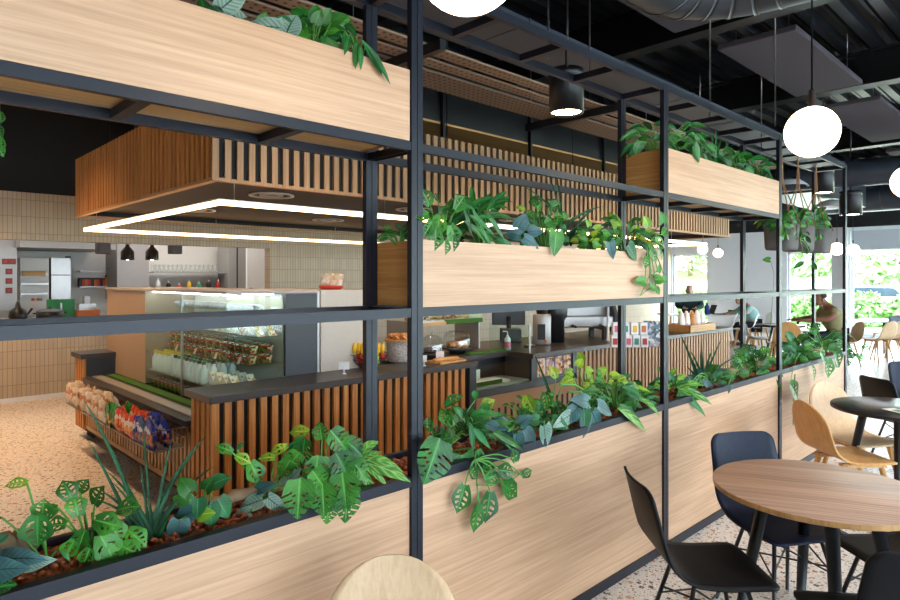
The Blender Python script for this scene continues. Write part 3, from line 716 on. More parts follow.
# round duct with elbow at top
def round_duct(name_l, pts, r, mat='duct'):
    t = thing('round_duct', name_l, 'duct', tuple(pts[0]))
    m = MB(); m.tube(pts, r, 28); m.build('duct_run', M[mat], t)
    for i in range(1, len(pts)-1):
        d = (Vector(pts[i+1]) - Vector(pts[i-1])).normalized(); p = Vector(pts[i])
        MB().tube([p-d*.012, p+d*.012], r+.004, 28).build('collar', M[mat], t)
    return t
el = []
cx, cy = 3.35, 1.25
pts = [(1.2, 1.75, 3.43), (2.2, 1.75, 3.43), (3.0, 1.75, 3.43)]
for q in range(1, 7): a = PI/2 - q*PI/12; pts.append((3.3+.5*math.cos(a), 1.25+.5*math.sin(a), 3.43))
pts += [(3.85, .9, 3.43), (4.05, .2, 3.43), (4.2, -1.5, 3.43)]
round_duct('galvanised round duct elbow at the top right of the picture', pts, .24)
round_duct('slim round duct crossing far behind the hanging pots', [(10.5, 8, 3.2), (10.5, 5, 3.2), (10.6, 3, 3.2), (10.9, 1.5, 3.2), (11, -1, 3.2)], .2)
round_duct('wide round duct crossing in front of the window wall', [(15, 9, 3.3), (15, 6, 3.3), (15, 3, 3.3), (15, 0, 3.3), (15, -4, 3.3)], .3)
t = thing('flat_duct', 'pale metal rectangular duct far behind the hanging pots', 'duct', (12.5, 4, 3.05)); B(11.3, 14.5, 3.2, 4.1, 3.05, 3.5).build('duct_run', M['duct'], t)
t = thing('cable_tray', 'thin steel cable tray hung under the ceiling to the right', 'cable tray', (9, .6, 3.5))
m = MB(); m.box(1, 19, .55, .56, 3.5, 3.56); m.box(1, 19, .85, .86, 3.5, 3.56)
for q in range(60): m.box(1+q*.3, 1.02+q*.3, .56, .85, 3.5, 3.51)
m.build('tray', M['black'], t)
for q, (x, y) in enumerate(((3.1, 2.35), (3.3, 2.35), (3.55, 2.35), (4.6, 2.0), (5.2, 1.75), (6.6, 2.35))):
    tag(MB().tube([(x,y,2.83 if q>2 else 3.0),(x,y,4.12)], .006, 5).build('drop_rod', M['steel']), 'thin metal rod dropping from the dark ceiling above the frame', 'rod', 'ceiling drop rods')

# globe pendants
def globe(x, y, z, lab, D=.265, lamp=True, grp=None):
    t = thing('globe_pendant', lab, 'pendant light', (x, y, z-D/2), grp)
    MB().ball((x,y,z), D/2, 32, 20).build('opal_globe', M['globe'], t)
    MB().cyl((x,y,z+D/2-.012), .016, .10, 12).build('holder', M['copper'], t)
    MB().tube([(x,y,z+D/2+.08),(x,y,4.1)], .005, 6).build('drop_cord', M['black'], t)
    return t
globe(1.07, 1.05, 2.42, 'opal globe lamp cut by the top edge of the picture', .265)
globe(3.66, 1.05, 2.42, 'large opal globe lamp hanging in full view at upper right')
globe(6.12, 1.05, 2.42, 'opal globe lamp cut by the right edge of the picture')
globe(10.9, 1.75, 2.42, 'small far opal globe lamp low at the right edge')
for i, (u, v, d, D) in enumerate(((702.5, 249.5, 15.5, .24), (718, 253, 16.5, .24), (837, 249, 12.5, .25), (853, 250, 13.5, .25), (899, 224, 9.5, .3))):
    if i == 4: continue
    x_ = (u-450)/FPX*d; p = cw(x_, d, EYE + (HZ-v)/FPX*d)
    globe(p.x, p.y, p.z, ['left of the two small globe lamps by the far left window', 'right of the two small globe lamps by the far left window', 'small globe lamp just left of the last frame post', 'small globe lamp just right of the last frame post'][i], D)
# cylinder downlights
def cyl_light(x, y, z, D, h, lab):
    t = thing('cylinder_downlight', lab, 'ceiling lamp', (x, y, z))
    m = MB(); m.lathe([(D/2-.02,.02),(D/2-.012,0),(D/2,0),(D/2,h*.78)], (x,y,z), 32); m.lathe([(D/2,h*.78),(D/2-.004,h*.79),(D/2-.004,h*.82),(D/2,h*.83),(D/2,h),(.0001,h)], (x,y,z), 32)
    m.build('housing', M['ductdark'], t)
    MB().lathe([(.0001,.012),(D/2-.018,.012)], (x,y,z), 24).build('lamp_disc', M['spot'], t)
    MB().tube([(x,y,z+h),(x,y,4.1)], .008, 6).build('drop_rod', M['black'], t)
    return t
cyl_light(3.61, 2.58, 2.80, .24, .30, 'dark cylinder downlight hanging beside the middle frame post')
cyl_light(9.35, 2.55, 2.78, .26, .32, 'small dark cylinder downlight behind the hanging pots')
cyl_light(10.9, 2.6, 2.6, .3, .36, 'far cylinder downlight right of the last post')
# shiny lamp shades far
for i, (u, v, d) in enumerate(((787, 187, 9.5), (832, 207, 11))):
    p = cw((u-450)/FPX*d, d, EYE + (HZ-v)/FPX*d); t = thing('dome_shade', ['white dome shade above the hanging pots', 'white dome shade between the pots and last post'][i], 'lamp', tuple(p))
    MB().lathe([(.30,0),(.27,.03),(.18,.10),(.06,.13),(.0001,.13)], tuple(p), 24).build('shade', M['whitep'], t); MB().tube([(p.x,p.y,p.z+.13),(p.x,p.y,4.05)], .006, 5).build('drop_cord', M['black'], t)

# ================================================================ THINGS ON THE WORKTOPS
TZ = .88
def at_top(u, v): return atZ(u, v, TZ)
def sign(u, v, w, h, lab):
    p = at_top(u, v); t = thing('sign_card', lab, 'sign', tuple(p), None, rot_of(.15, -1) + PI/2)
    MB().obox((0,0,.035+h/2), Vector((1,0,0)), Vector((0,.97,.2)), Vector((0,-.2,.97)), w/2, .002, h/2).build('card', M['paper'], t, world=False)
    m = MB(); m.cyl((0,0,0), .016, .006, 12); m.tube([(0,0,.006),(0,0,.06)], .005, 6); m.build('stand', M['white'], t, world=False)
    return t
sign(344, 374, .085, .065, 'white price sign standing in front of the fruit bowl')
sign(391, 350, .07, .06, 'white price sign left of the patterned cake pot')
sign(440, 362, .075, .065, 'white price sign between the two cake domes')
sign(424, 366, .05, .06, 'white price sign partly hidden by the wide post')
# fruit bowl
fb = at_top(369, 367)
t = thing('fruit_bowl', 'black wire bowl piled with bananas, apples and oranges', 'bowl', tuple(fb))
m = MB()
for r_, z in ((.07,.004),(.11,.03),(.145,.07),(.165,.115)): m.tube([fb+Vector((r_*math.cos(a*PI/12), r_*math.sin(a*PI/12), z)) for a in range(25)], .003, 5, False)
for a in range(16): m.tube([fb+Vector((r_*math.cos(a*PI/8), r_*math.sin(a*PI/8), z)) for r_, z in ((.07,.004),(.11,.03),(.145,.07),(.165,.115))], .0025, 4)
m.build('wire_frame', M['black'], t)
fr_ = {}
def fruit(kind, off, r):
    mt, lb = {'g': ('apple_g', 'green apple in the wire fruit bowl'), 'r': ('apple_r', 'red apple in the wire fruit bowl'), 'o': ('orange', 'orange on the right side of the fruit bowl')}[kind]
    nm = {'g': 'apple', 'r': 'apple', 'o': 'orange'}[kind]
    if kind not in fr_:
        m = MB(); m.lathe([(.0001,.12*r),(.35*r,0),(.8*r,.35*r),(r,.95*r),(.85*r,1.6*r),(.4*r,1.9*r),(.0001,1.75*r)], (0,0,0), 16)
        o = m.build(nm, M[mt], loc=(0,0,0)); fr_[kind] = o; tag(o, lb, nm, {'g': 'green apples in the fruit bowl', 'r': 'red apples in the fruit bowl', 'o': 'oranges in the fruit bowl'}[kind])
        MB().tube([(0,0,1.75*r),(.003,0,2.1*r)], .0025, 5).build('stalk', M['copper'], o, world=False)
    else:
        o = fr_[kind].copy(); C.objects.link(o)
        for ch in list(fr_[kind].children): c = ch.copy(); C.objects.link(c); c.parent = o
    o.location = fb + Vector(off)
for k_, a, R_, z in (('g',0,.06,.01),('g',1.3,.06,.01),('r',2.6,.06,.01),('r',3.9,.06,.01),('g',5.2,.06,.01),('g',4.6,.105,.06),('r',5.5,.11,.062),('r',3.6,.10,.06),('o',0.2,.11,.06),('g',1.2,.10,.06),('r',2.4,.10,.06),('o',6.0,.05,.115),('r',4.4,.07,.115),('r',3.4,.05,.115),('g',1.8,.05,.115),('o',.6,.10,.13)):
    fruit(k_, (R_*math.cos(a), R_*math.sin(a), z), .036 if k_ != 'o' else .042)
for q in range(9):
    a0 = rot_of(-1, 0); c = fb + RV*(-.15+q*.034) + Vector((0,0,.165)) - FV*(.02*(q%2))
    pts_ = [c + RV*(.01*math.sin(w)) - FV*(.03*math.cos(w)*0) + UP*(.085*w/1.0) - FV*(.045*math.cos(w*1.4)) for w in (-.55,-.3,0,.3,.6)]
    m = MB(); m.tube(pts_, [.005,.017,.019,.017,.006], 7); b = m.build('banana', M['banana']); tag(b, 'yellow banana standing on top of the fruit bowl', 'banana', 'bananas on the fruit bowl')
# patterned pot with cakes
pp = at_top(402, 361)
t = thing('patterned_pot', 'grey patterned round pot serving as a cake stand', 'pot', tuple(pp)); MB().lathe([(.0001,0),(.125,0),(.13,.01),(.13,.185),(.12,.19),(.0001,.19)], tuple(pp), 32).build('pot_body', M['pattern'], t)
tag(MB().cyl(tuple(pp+UP*.19), .165, .016, 32).build('serving_board', M['board']), 'round wooden board lying on the patterned pot', 'board')
for q in range(9):
    a = q*.7; p = pp + Vector((.10*math.cos(a)*(q>0), .10*math.sin(a)*(q>0), .206)); m = MB(); m.lathe([(.0001,0),(.034,0),(.04,.025),(.03,.045),(.0001,.05)], tuple(p), 12); tag(m.build('pastry', M['cake']), 'small brown pastry on the round board above the patterned pot', 'pastry', 'pastries on the patterned pot')
# cake domes
def dome(u, v, r, lab, clab):
    p = at_top(u, v); t = thing('cake_dome', lab, 'cake dome', tuple(p))
    MB().lathe([(.0001,0),(.08,0),(.09,.03),(r,.045),(r,.06),(.0001,.06)], tuple(p), 28).build('stand', M['anth'], t)
    MB().lathe([(r-.012,.062),(r-.012,.15),(r-.03,.20),(r-.07,.225),(.0001,.232)], tuple(p), 28).build('glass_cover', M['jar'], t)
    MB().ball(tuple(p+UP*.245), .014, 12, 8).build('knob', M['jar'], t)
    m = MB(); m.lathe([(.0001,0),(r-.04,0),(r-.045,.05),(.0001,.055)], tuple(p+UP*.061), 24)
    c = m.build('cake', M['cake'] if r > .14 else M['choc']); tag(c, clab, 'cake')
dome(457, 353, .155, 'larger clear cake dome on a dark stand', 'golden cake under the larger glass dome')
dome(432, 359, .12, 'smaller clear cake dome just right of the wide post', 'chocolate cake under the smaller glass dome')
bp_ = at_top(446, 362); t = thing('bread_board', 'rectangular beech board at the worktop edge right of the wide post', 'board', tuple(bp_), None, .05)
B(-.17, .17, -.10, .10, 0, .02).build('board', M['board'], t, world=False, bevel=.004)
for q in range(5):
    p = bp_ + Vector((-.10+q*.05, .0, .021)); m = MB(); m.lathe([(.0001,0),(.055,.0),(.06,.012),(.045,.02),(.0001,.022)], tuple(p), 14, .7); tag(m.build('bread_slice', M['bread']), 'flat slice of bread on the beech board', 'bread', 'bread slices on the beech board')
# two-tier glass pastry counter with green grass strip
g0 = atY(467, 338, 4.65)
t = thing('pastry_shelf', 'raised glass pastry shelf edged with a green grass strip', 'shelf', (4.7, 4.75, .88))
B(4.0, 5.0, 4.7, 5.1, 1.20, 1.215).build('shelf_board', M['steelw'], t); B(4.45, 5.0, 4.68, 4.70, 1.17, 1.215).build('grass_strip', M['grassmat'], t); B(4.0, 4.45, 4.68, 4.70, 1.17, 1.2).build('timber_edge', M['board'], t)
B(4.0, 4.02, 4.72, 5.1, .88, 1.2).build('upright', M['steelw'], t); B(4.98, 5.0, 4.72, 5.1, .88, 1.2).build('upright', M['steelw'], t)
B(4.0, 5.0, 4.69, 4.695, 1.215, 1.45).build('glass_front', M['glass'], t)
tag(B(4.45, 4.98, 4.33, 4.42, .881, .90).build('grass_mat', M['grassmat']), 'flat green grass strip on the worktop above the niche', 'grass mat')
for q in range(7): 
    p = Vector((4.12+q*.13, 4.88, 1.216)); m = MB(); m.lathe([(.0001,0),(.05,0),(.058,.02),(.04,.045),(.0001,.05)], tuple(p), 12, .8); tag(m.build('pastry', M['cake' if q%3 else 'bread']), 'golden pastry on the raised glass shelf', 'pastry', 'pastries on the raised shelf')
t = thing('glass_screen', 'upright clear glass screen behind the soap bottle', 'screen', (5.05, 4.2, .88)); B(5.02, 5.03, 4.05, 4.6, .881, 1.16).build('pane', M['glass'], t); B(5.015, 5.035, 4.04, 4.05, .881, 1.17).build('edge_post', M['steel'], t)
# niche contents
tag(B(4.25, 4.75, 4.08, 4.3, .621, .64).build('serving_tray', M['whitep']), 'white serving tray inside the glass niche', 'tray')
tag(B(4.25, 4.62, 4.06, 4.075, .621, .66).build('grass_mat', M['grassmat']), 'short green grass strip inside the glass niche', 'grass mat')
t = thing('sign_card', 'small white price sign hanging inside the glass niche', 'sign', (4.24, 4.05, .7)); B(4.22, 4.28, 4.04, 4.044, .70, .79).build('card', M['paper'], t)
# soap bottle
sp = at_top(507.5, 350)
t = thing('soap_dispenser', 'clear pump soap bottle with pink label', 'soap bottle', tuple(sp)); MB().lathe([(.0001,0),(.034,0),(.034,.12),(.015,.145),(.013,.16)], tuple(sp), 16).build('bottle_body', M['milk'], t)
MB().lathe([(.0345,.03),(.0345,.09)], tuple(sp), 16).build('label_band', M['pink'], t); m = MB(); m.tube([sp+UP*.16, sp+UP*.2], .006, 6); m.tube([sp+UP*.2, sp+UP*.2-RV*.05], .006, 6); m.build('pump', M['whitep'], t)
# till terminal + card reader
tp = at_top(512, 345) + FV*.35
t = thing('till_terminal', 'dark grey till terminal behind the soap bottle', 'till', tuple(tp), None, rot_of(0, -1))
for nm, b_ in (('printer', (-.16,.10,-.10,.14,0,.16)), ('screen_body', (-.10,-.04,-.2,.2,.20,.40))): B(*b_).build(nm, M['anth'], t, world=False, bevel=.01)
MB().tube([(0,0,.1),(-.05,0,.3)], .03, 8).build('stand', M['black'], t, world=False)
cr_ = at_top(530, 347); t = thing('card_reader', 'small black card reader lying on the worktop', 'card reader', tuple(cr_), None, .3); B(-.09,.09,-.04,.04,0,.025).build('body', M['black'], t, world=False, bevel=.008); B(-.06,.02,-.03,.03,.025,.028).build('screen', M['steelw'], t, world=False)
# grinder
gp = at_top(542, 344); t = thing('coffee_grinder', 'tall brushed steel grinder with dark window panel', 'coffee grinder', tuple(gp), None, rot_of(-.2, -1))
MB().lathe([(.0001,0),(.10,0),(.105,.02),(.105,.33),(.095,.35),(.0001,.35)], (0,0,0), 28).build('body', M['steelw'], t, world=False)
B(.085,.112,-.045,.045,.06,.24).build('panel', M['anth'], t, world=False, bevel=.004); MB().lathe([(.06,.35),(.08,.46),(.085,.5),(.0001,.5)], (0,0,0), 20).build('bean_hopper', M['copper'], t, world=False)
B(.1,.115,.03,.06,.03,.06).build('button', M['oran'], t, world=False)
# espresso machine
ep = at_top(580, 340) + FV*.2; t = thing('espresso_machine', 'large espresso machine with dark sides and mirrored front', 'espresso machine', tuple(ep), None, rot_of(.2, -1))
B(-.30,.30,-.36,.36,.16,.30).build('body', M['steel'], t, world=False, bevel=.015)
for s_ in (-1, 1):
    m = MB(); m.prism([(-.32,.10),(.30,.10),(.34,.32),(.18,.58),(-.32,.58)], -.02, .02, lambda p: Vector((p.x, s_*.38+p.z, p.y))); m.build('side_panel', M['anth'], t, world=False)
    B(-.25,-.2,s_*.3-.03,s_*.3+.03,0,.16).build('foot', M['black'], t, world=False); B(.15,.22,s_*.3-.03,s_*.3+.03,0,.16).build('foot', M['black'], t, world=False)
B(-.3,.1,-.36,.36,.30,.56).build('rear_body', M['steelw'], t, world=False); B(-.3,.26,-.37,.37,.56,.59).build('cup_tray', M['steel'], t, world=False)
for y in (-.18, .18):
    m = MB(); m.cyl((.16,y,.22), .05, .08, 16); m.build('group_head', M['steel'], t, world=False); MB().tube([(.16,y,.2),(.40,y,.18)], .016, 8).build('portafilter', M['black'], t, world=False)
hop = at_top(558, 344) + FV*.25; t = thing('bean_grinder', 'black bean grinder left of the espresso machine', 'coffee grinder', tuple(hop))
MB().lathe([(.0001,0),(.12,0),(.12,.26),(.15,.30),(.16,.40),(.13,.50),(.0001,.52)], tuple(hop), 20).build('body', M['black'], t)
# white post on counter, glass fridge behind
wp = at_top(608, 341); t = thing('screen_post', 'slim white post standing on the right worktop', 'post', tuple(wp)); MB().tube([wp, wp+UP*.42], .016, 12).build('post_tube', M['whitep'], t); MB().cyl(tuple(wp), .03, .012, 16).build('foot', M['whitep'], t)
# tea boxes rack
bx = at_top(641, 347)
for q, (dx, z, mt) in enumerate(((-.30,0,'red'),(-.15,0,'pink'),(-.06,0,'teal'),(.03,0,'red'),(-.28,.14,'pink'),(-.18,.14,'teal'),(-.08,.14,'yellow'),(.02,.14,'oran'))):
    t = thing('tea_box', ['red topped', 'pink', 'green', 'crimson', 'rose', 'teal', 'yellow', 'orange'][q] + ' labelled tea box in the ' + ('lower' if z == 0 else 'upper') + ' row beside the flower print packet', 'tea box', tuple(bx + RV*dx + UP*z), None, rot_of(0,-1))
    B(-.04,.04,-.04,.04,0,.135).build('carton', M['whitep'], t, world=False); B(.04,.042,-.025,.025,.03,.1).build('label', M[mt], t, world=False)
t = thing('print_packet', 'large flower print packet right of the tea boxes', 'packet', tuple(bx + RV*.17 + FV*.03), None, rot_of(0,-1)); B(-.03,.03,-.13,.13,0,.29).build('packet_body', M['flower'], t, world=False, bevel=.01)
# pastry tray with wrapped rolls
tr = at_top(690, 331); t = thing('wooden_tray', 'low wooden crate tray at the right end of the worktop', 'tray', tuple(tr), None, 0)
m = MB(); m.box(-.42,.42,-.2,.2,0,.01); m.box(-.42,.42,-.2,-.185,0,.11); m.box(-.42,.42,.185,.2,0,.11); m.box(-.42,-.405,-.2,.2,0,.11); m.box(.405,.42,-.2,.2,0,.11); m.build('tray_body', M['board'], t, world=False)
for q in range(9):
    m = MB(); c = tr + Vector((-.33+q*.083, -.03+.05*(q%2), .02)); m.lathe([(.0001,0),(.05,.01),(.06,.1),(.045,.2),(.02,.27),(.0001,.28)], tuple(c), 10, .8); tag(m.build('wrapped_roll', M['paper'] if q%3 != 1 else M['bread']), 'paper wrapped roll in the wooden crate' if q%3 != 1 else 'unwrapped brown roll in the wooden crate', 'roll', 'paper wrapped rolls' if q%3 != 1 else 'unwrapped rolls')
# basket on top of cabinet
bk = Vector((3.0, 4.6, 1.55)); t = thing('red_basket', 'small red basket on top of the pale grey cabinet', 'basket', tuple(bk)); MB().lathe([(.0001,0),(.09,0),(.10,.02),(.105,.035),(.098,.035),(.09,.015),(.0001,.01)], tuple(bk), 20).build('basket_body', M['red'], t)
for q in range(6):
    b = bag_mb(.07, .12, .012).build('small_bag', M['bagc'], loc=tuple(bk + Vector((.06*math.cos(q*1.05), .06*math.sin(q*1.05), .02)))); b.rotation_euler = (.2*math.sin(q), .25*math.cos(q*2), q*.8); tag(b, 'small cream wrapped packet in the red basket', 'packet', 'packets in the red basket')

# ================================================================ KITCHEN BEHIND THE PASS
t = thing('pass_counter', 'long steel pass counter under the kitchen opening', 'counter', (1, 10.3, .84)); B(-3.98, 5.25, 9.97, 10.75, .96, 1.04).build('top', M['tan'], t); B(-3.9, 5.2, 10.2, 10.7, .0, .96).build('body', M['steelw'], t)
def onwall(u0, v0, u1, v1, y, dy, name, part, mat, lab, cat):
    a = atY(u0, v1, y); b = atY(u1, v0, y); t = thing(name, lab, cat, ((a.x+b.x)/2, y+dy/2, a.z)); B(a.x, b.x, y, y+dy, a.z, b.z).build(part, M[mat], t, bevel=.005); return t, a, b
t, a, b = onwall(-30, 215, 17, 312, 12.0, .6, 'control_cabinet', 'body', 'steelw', 'pale steel cabinet with red square dials at the left edge', 'kitchen cabinet')
for (u, v) in ((5.5,261.5),(12.5,261.5),(9,271.5),(9,281),(9,290.5)):
    p = atY(u, v, 11.99); dl = B(p.x-.045, p.x+.045, 11.985, 12.0, p.z-.045, p.z+.045).build('dial', M['rust'], t); B(p.x-.02, p.x+.02, 11.98, 11.985, p.z-.02, p.z+.02).build('dial_knob', M['red'], dl)
t, a, b = onwall(20, 258, 49, 316, 12.4, .6, 'rack_oven', 'body', 'bright_tile', 'white shelf oven unit between the dial cabinet and fridge', 'oven')
for v in (274, 284, 294): p = atY(20, v, 12.36); q_ = atY(48, v, 12.36); B(p.x, q_.x, 12.3, 12.4, p.z-.015, p.z+.015).build('shelf', M['steel'], t)
p = atY(22, 276, 12.3); q_ = atY(45, 271, 12.3); B(p.x, q_.x, 12.25, 12.35, p.z, q_.z).build('warm_tray', M['board'], t)
for i, c_ in enumerate(('red','yellow','red','teal')): p = atY(33+i*2.6, 299.5, 12.38); B(p.x-.02, p.x+.02, 12.37, 12.4, p.z-.02, p.z+.02).build('knob', M[c_], t)
t, a, b = onwall(51, 258, 71, 318, 12.5, .6, 'tall_fridge', 'body', 'steel', 'tall stainless fridge behind the green board', 'fridge')
p = atY(51, 275, 12.49); q_ = atY(71, 275, 12.49); B(p.x, q_.x, 12.485, 12.5, p.z-.008, p.z+.008).build('door_gap', M['black'], t); p = atY(68, 270, 12.47); B(p.x-.04, p.x+.04, 12.46, 12.5, 2.0, 2.03).build('handle', M['black'], t)
t = thing('extractor_hood', 'long stainless extractor hood over the kitchen line', 'hood', (2.8, 12.3, 2.1))
a = atY(20, 258, 11.6); b = atY(116, 258, 11.6); m = MB(); m.prism([(11.6,2.13),(13.15,2.13),(13.15,2.5),(12.3,2.5),(11.6,2.25)], a.x, b.x, lambda p: Vector((p.z, p.x, p.y))); m.build('canopy', M['steelw'], t)
for u in (66, 88): p = atY(u, 240, 12.4); MB().cyl((p.x, 12.5, 2.5), .11, .4, 16).build('duct_pipe', M['steel'], t)
t = thing('wall_shelf', 'upper steel wall shelf with jars behind the board', 'shelf', (3.3, 12.9, 1.6))
for v in (271.5, 287): a = atY(78, v, 12.9); b = atY(117, v, 12.9); B(a.x, b.x, 12.75, 13.1, a.z-.015, a.z+.015).build('shelf_board', M['steelw'], t)
for i in range(12):
    u = 80 + i*3; p = atY(u, 286.5, 12.85); mt = ['copper','red','oran','red','copper','oran','red','copper','red','yellow','copper','red'][i]
    t = thing('spice_jar', f'{["dark", "red", "orange", "red", "dark", "orange", "red", "dark", "red", "tall yellow", "dark", "red"][i]} spice jar on the lower kitchen wall shelf', 'jar', tuple(p), 'spice jars on the kitchen shelf'); MB().cyl((p.x,p.y,p.z), .042, .13 if i != 9 else .18, 10).build('jar_body', M[mt], t); MB().cyl((p.x,p.y,p.z+(.13 if i != 9 else .18)), .036, .03, 10).build('lid', M['black'], t)
t, a, b = onwall(117, 240, 149, 300, 12.2, .7, 'steel_column', 'body', 'pillar', 'broad brushed stainless column in the middle of the kitchen', 'column')
t = thing('glass_shelf', 'right kitchen wall shelf lined with glasses', 'shelf', (5, 12.9, 1.8)); a = atY(150, 272, 12.9); b = atY(222, 272, 12.9); B(a.x, b.x, 12.7, 13.15, a.z-.02, a.z).build('shelf_board', M['steelw'], t)
for i in range(15):
    p = atY(153+i*4.4, 271.6, 12.85); key = 'gl'
    put('gl', lambda: small('drinking_glass', 'upturned clear glass on the right kitchen shelf', 'glass', (0,0,0), 'glasses on the kitchen shelf', [('glass_body', MB().lathe([(.0001,0),(.035,0),(.045,.12),(.05,.14)], (0,0,0), 12), M['jar']), ('base', MB().cyl((0,0,0), .034, .012, 12), M['steelw'])]), tuple(p))
t = thing('back_worktop', 'steel kitchen bench with condiments below the glasses', 'bench', (5, 12.8, 1.3)); B(4.2, 6.9, 12.6, 13.15, 1.38, 1.42).build('top', M['steelw'], t); B(4.25, 6.85, 12.7, 13.1, 0, 1.38).build('body', M['greypanel'], t)
for i, (c_, h_) in enumerate((('whitep',.2),('black',.14),('red',.1),('yellow',.16),('capg',.13),('black',.16),('red',.17),('yellow',.2),('red',.16),('blue',.1),('whitep',.12),('blue',.2))):
    x = 4.35 + i*.2; t = thing('condiment_bottle', ['white', 'short black', 'low red', 'yellow', 'green', 'black', 'bright red', 'tall yellow', 'dark red', 'flat blue', 'short white', 'tall blue'][i] + ' condiment bottle on the kitchen bench below the glasses', 'bottle', (x, 12.75, 1.42))
    MB().lathe([(.0001,0),(.045,0),(.045,h_*.7),(.015,h_)], (x,12.75,1.42), 10).build('bottle_body', M[c_], t); MB().cyl((x,12.75,1.42+h_), .017, .03, 8).build('cap', M['whitep'], t)
t, a, b = onwall(228, 246, 246, 300, 12.6, .5, 'tall_cupboard', 'body', 'steelw', 'tall pale cupboard at the right of the kitchen opening', 'cupboard')
B((a.x+b.x)/2-.01, (a.x+b.x)/2+.01, 12.585, 12.6, a.z, b.z).build('door_gap', M['black'], t)
t, a, b = onwall(247, 243, 266, 300, 12.0, .06, 'swing_door', 'leaf', 'whitep', 'white service door at the right end of the kitchen opening', 'door'); B(a.x+.06, a.x+.1, 11.96, 12.0, 1.2, 1.45).build('handle', M['steel'], t)
# pass heat lamps
for i, (u, kind) in enumerate(((103,1),(127.5,0),(152,0),(175,1))):
    p = atY(u, 250, 10.35); zb = atY(u, 260 if not kind else 254, 10.35).z
    t = thing('heat_lamp', ['leftmost dark box lamp hanging in the kitchen opening', 'left of the two bronze bell lamps in the kitchen opening', 'right of the two bronze bell lamps in the kitchen opening', 'rightmost dark box lamp hanging in the kitchen opening'][i], 'lamp', (p.x, 10.35, zb))
    if kind: B(p.x-.085, p.x+.085, 10.26, 10.44, zb, zb+.18).build('shade', M['copper'], t, bevel=.01)
    else:
        MB().lathe([(.095,0),(.095,.13),(.06,.18),(.03,.21),(.03,.24),(.0001,.24)], (p.x,10.35,zb), 20).build('shade', M['copper'], t); MB().ball((p.x,10.35,zb+.03), .035, 12, 8).build('bulb', M['spot'], t)
    MB().tube([(p.x,10.35,zb+.15),(p.x,10.35,2.9)], .006, 6).build('cord', M['black'], t)
# things on pass counter
def pot(u, y, r, h, lab, lid=True):
    p = atY(u, 300, y); c = (p.x, y, 1.04); t = thing('cooking_pot', lab, 'pot', c); MB().lathe([(.0001,0),(r*.92,0),(r,.02),(r,h),(r*.96,h),(r*.9,.02)], c, 24).build('pot_body', M['black'], t)
    if lid: MB().lathe([(r*1.02,h),(r*.8,h+.025),(.02,h+.04),(.02,h+.06),(.0001,h+.06)], c, 24).build('lid', M['anth'], t)
    m = MB(); m.tube([(c[0]-r-.04,y,c[2]+h*.8),(c[0]-r+.01,y,c[2]+h*.8)], .012, 6); m.tube([(c[0]+r+.04,y,c[2]+h*.8),(c[0]+r-.01,y,c[2]+h*.8)], .012, 6); m.build('handle', M['black'], t)
pot(50, 10.5, .17, .13, 'wide black cooking pot in front of the green board')
p = atY(18, 300, 10.5); c = (p.x, 10.5, 1.04); t = thing('black_kettle', 'black bulbous kettle on the pass at the far left', 'kettle', c); MB().lathe([(.0001,0),(.09,0),(.115,.07),(.10,.15),(.04,.20),(.02,.28),(.0001,.28)], c, 20).build('kettle_body', M['black'], t); MB().tube([(c[0]+.1,10.5,1.12),(c[0]+.17,10.5,1.22)], .014, 8).build('spout', M['black'], t)
p = atY(61, 305, 11.2); t = thing('chopping_board', 'upright green chopping board in the kitchen', 'chopping board', (p.x, 11.2, 1.04)); B(p.x-.19, p.x+.19, 11.2, 11.22, 1.04, 1.32).build('board', M['boardg'], t, bevel=.004); B(p.x-.01, p.x+.01, 11.18, 11.2, 1.1, 1.26).build('clip', M['steel'], t)
t = thing('prep_bench', 'steel prep bench behind the pass holding the green board', 'bench', (3.4, 11.25, 0)); B(1.2, 4.2, 11.0, 11.6, 1.0, 1.04).build('top', M['steelw'], t); B(1.3, 4.1, 11.05, 11.5, 0, 1.0).build('body', M['steelw'], t)
p = atY(87, 308, 11.2); t = thing('slicer', 'small steel slicer with orange tray right of the green board', 'slicer', (p.x, 11.2, 1.04)); B(p.x-.16, p.x+.16, 11.1, 11.4, 1.04, 1.14).build('base', M['oran'], t); B(p.x-.12, p.x+.12, 11.15, 11.35, 1.14, 1.24).build('body', M['steel'], t); B(p.x-.05, p.x+.03, 11.15, 11.3, 1.24, 1.36).build('guard', M['steelw'], t)
p = atY(34, 308, 10.6); t = thing('food_tray', 'shallow steel food tray between the kettle and pot', 'tray', (p.x, 10.6, 1.04)); m = MB(); m.box(p.x-.14, p.x+.14, 10.5, 10.7, 1.04, 1.06); m.box(p.x-.14, p.x+.14, 10.5, 10.51, 1.06, 1.1); m.box(p.x-.14,p.x+.14,10.69,10.7,1.06,1.1); m.build('tray_body', M['steel'], t)
p = atY(120, 286, 10.45); t = thing('bread_basket', 'low brown basket of rolls at the end of the pass', 'basket', (p.x, 10.45, 1.04)); 
MB().lathe([(.0001,0),(.1,0),(.15,.14),(.14,.14),(.09,.02)], (p.x,10.45,1.04), 20).build('basket_body', M['cord'], t); MB().ball((p.x,10.45,1.17), .11, 14, 8, .6).build('linen', M['paper'], t)

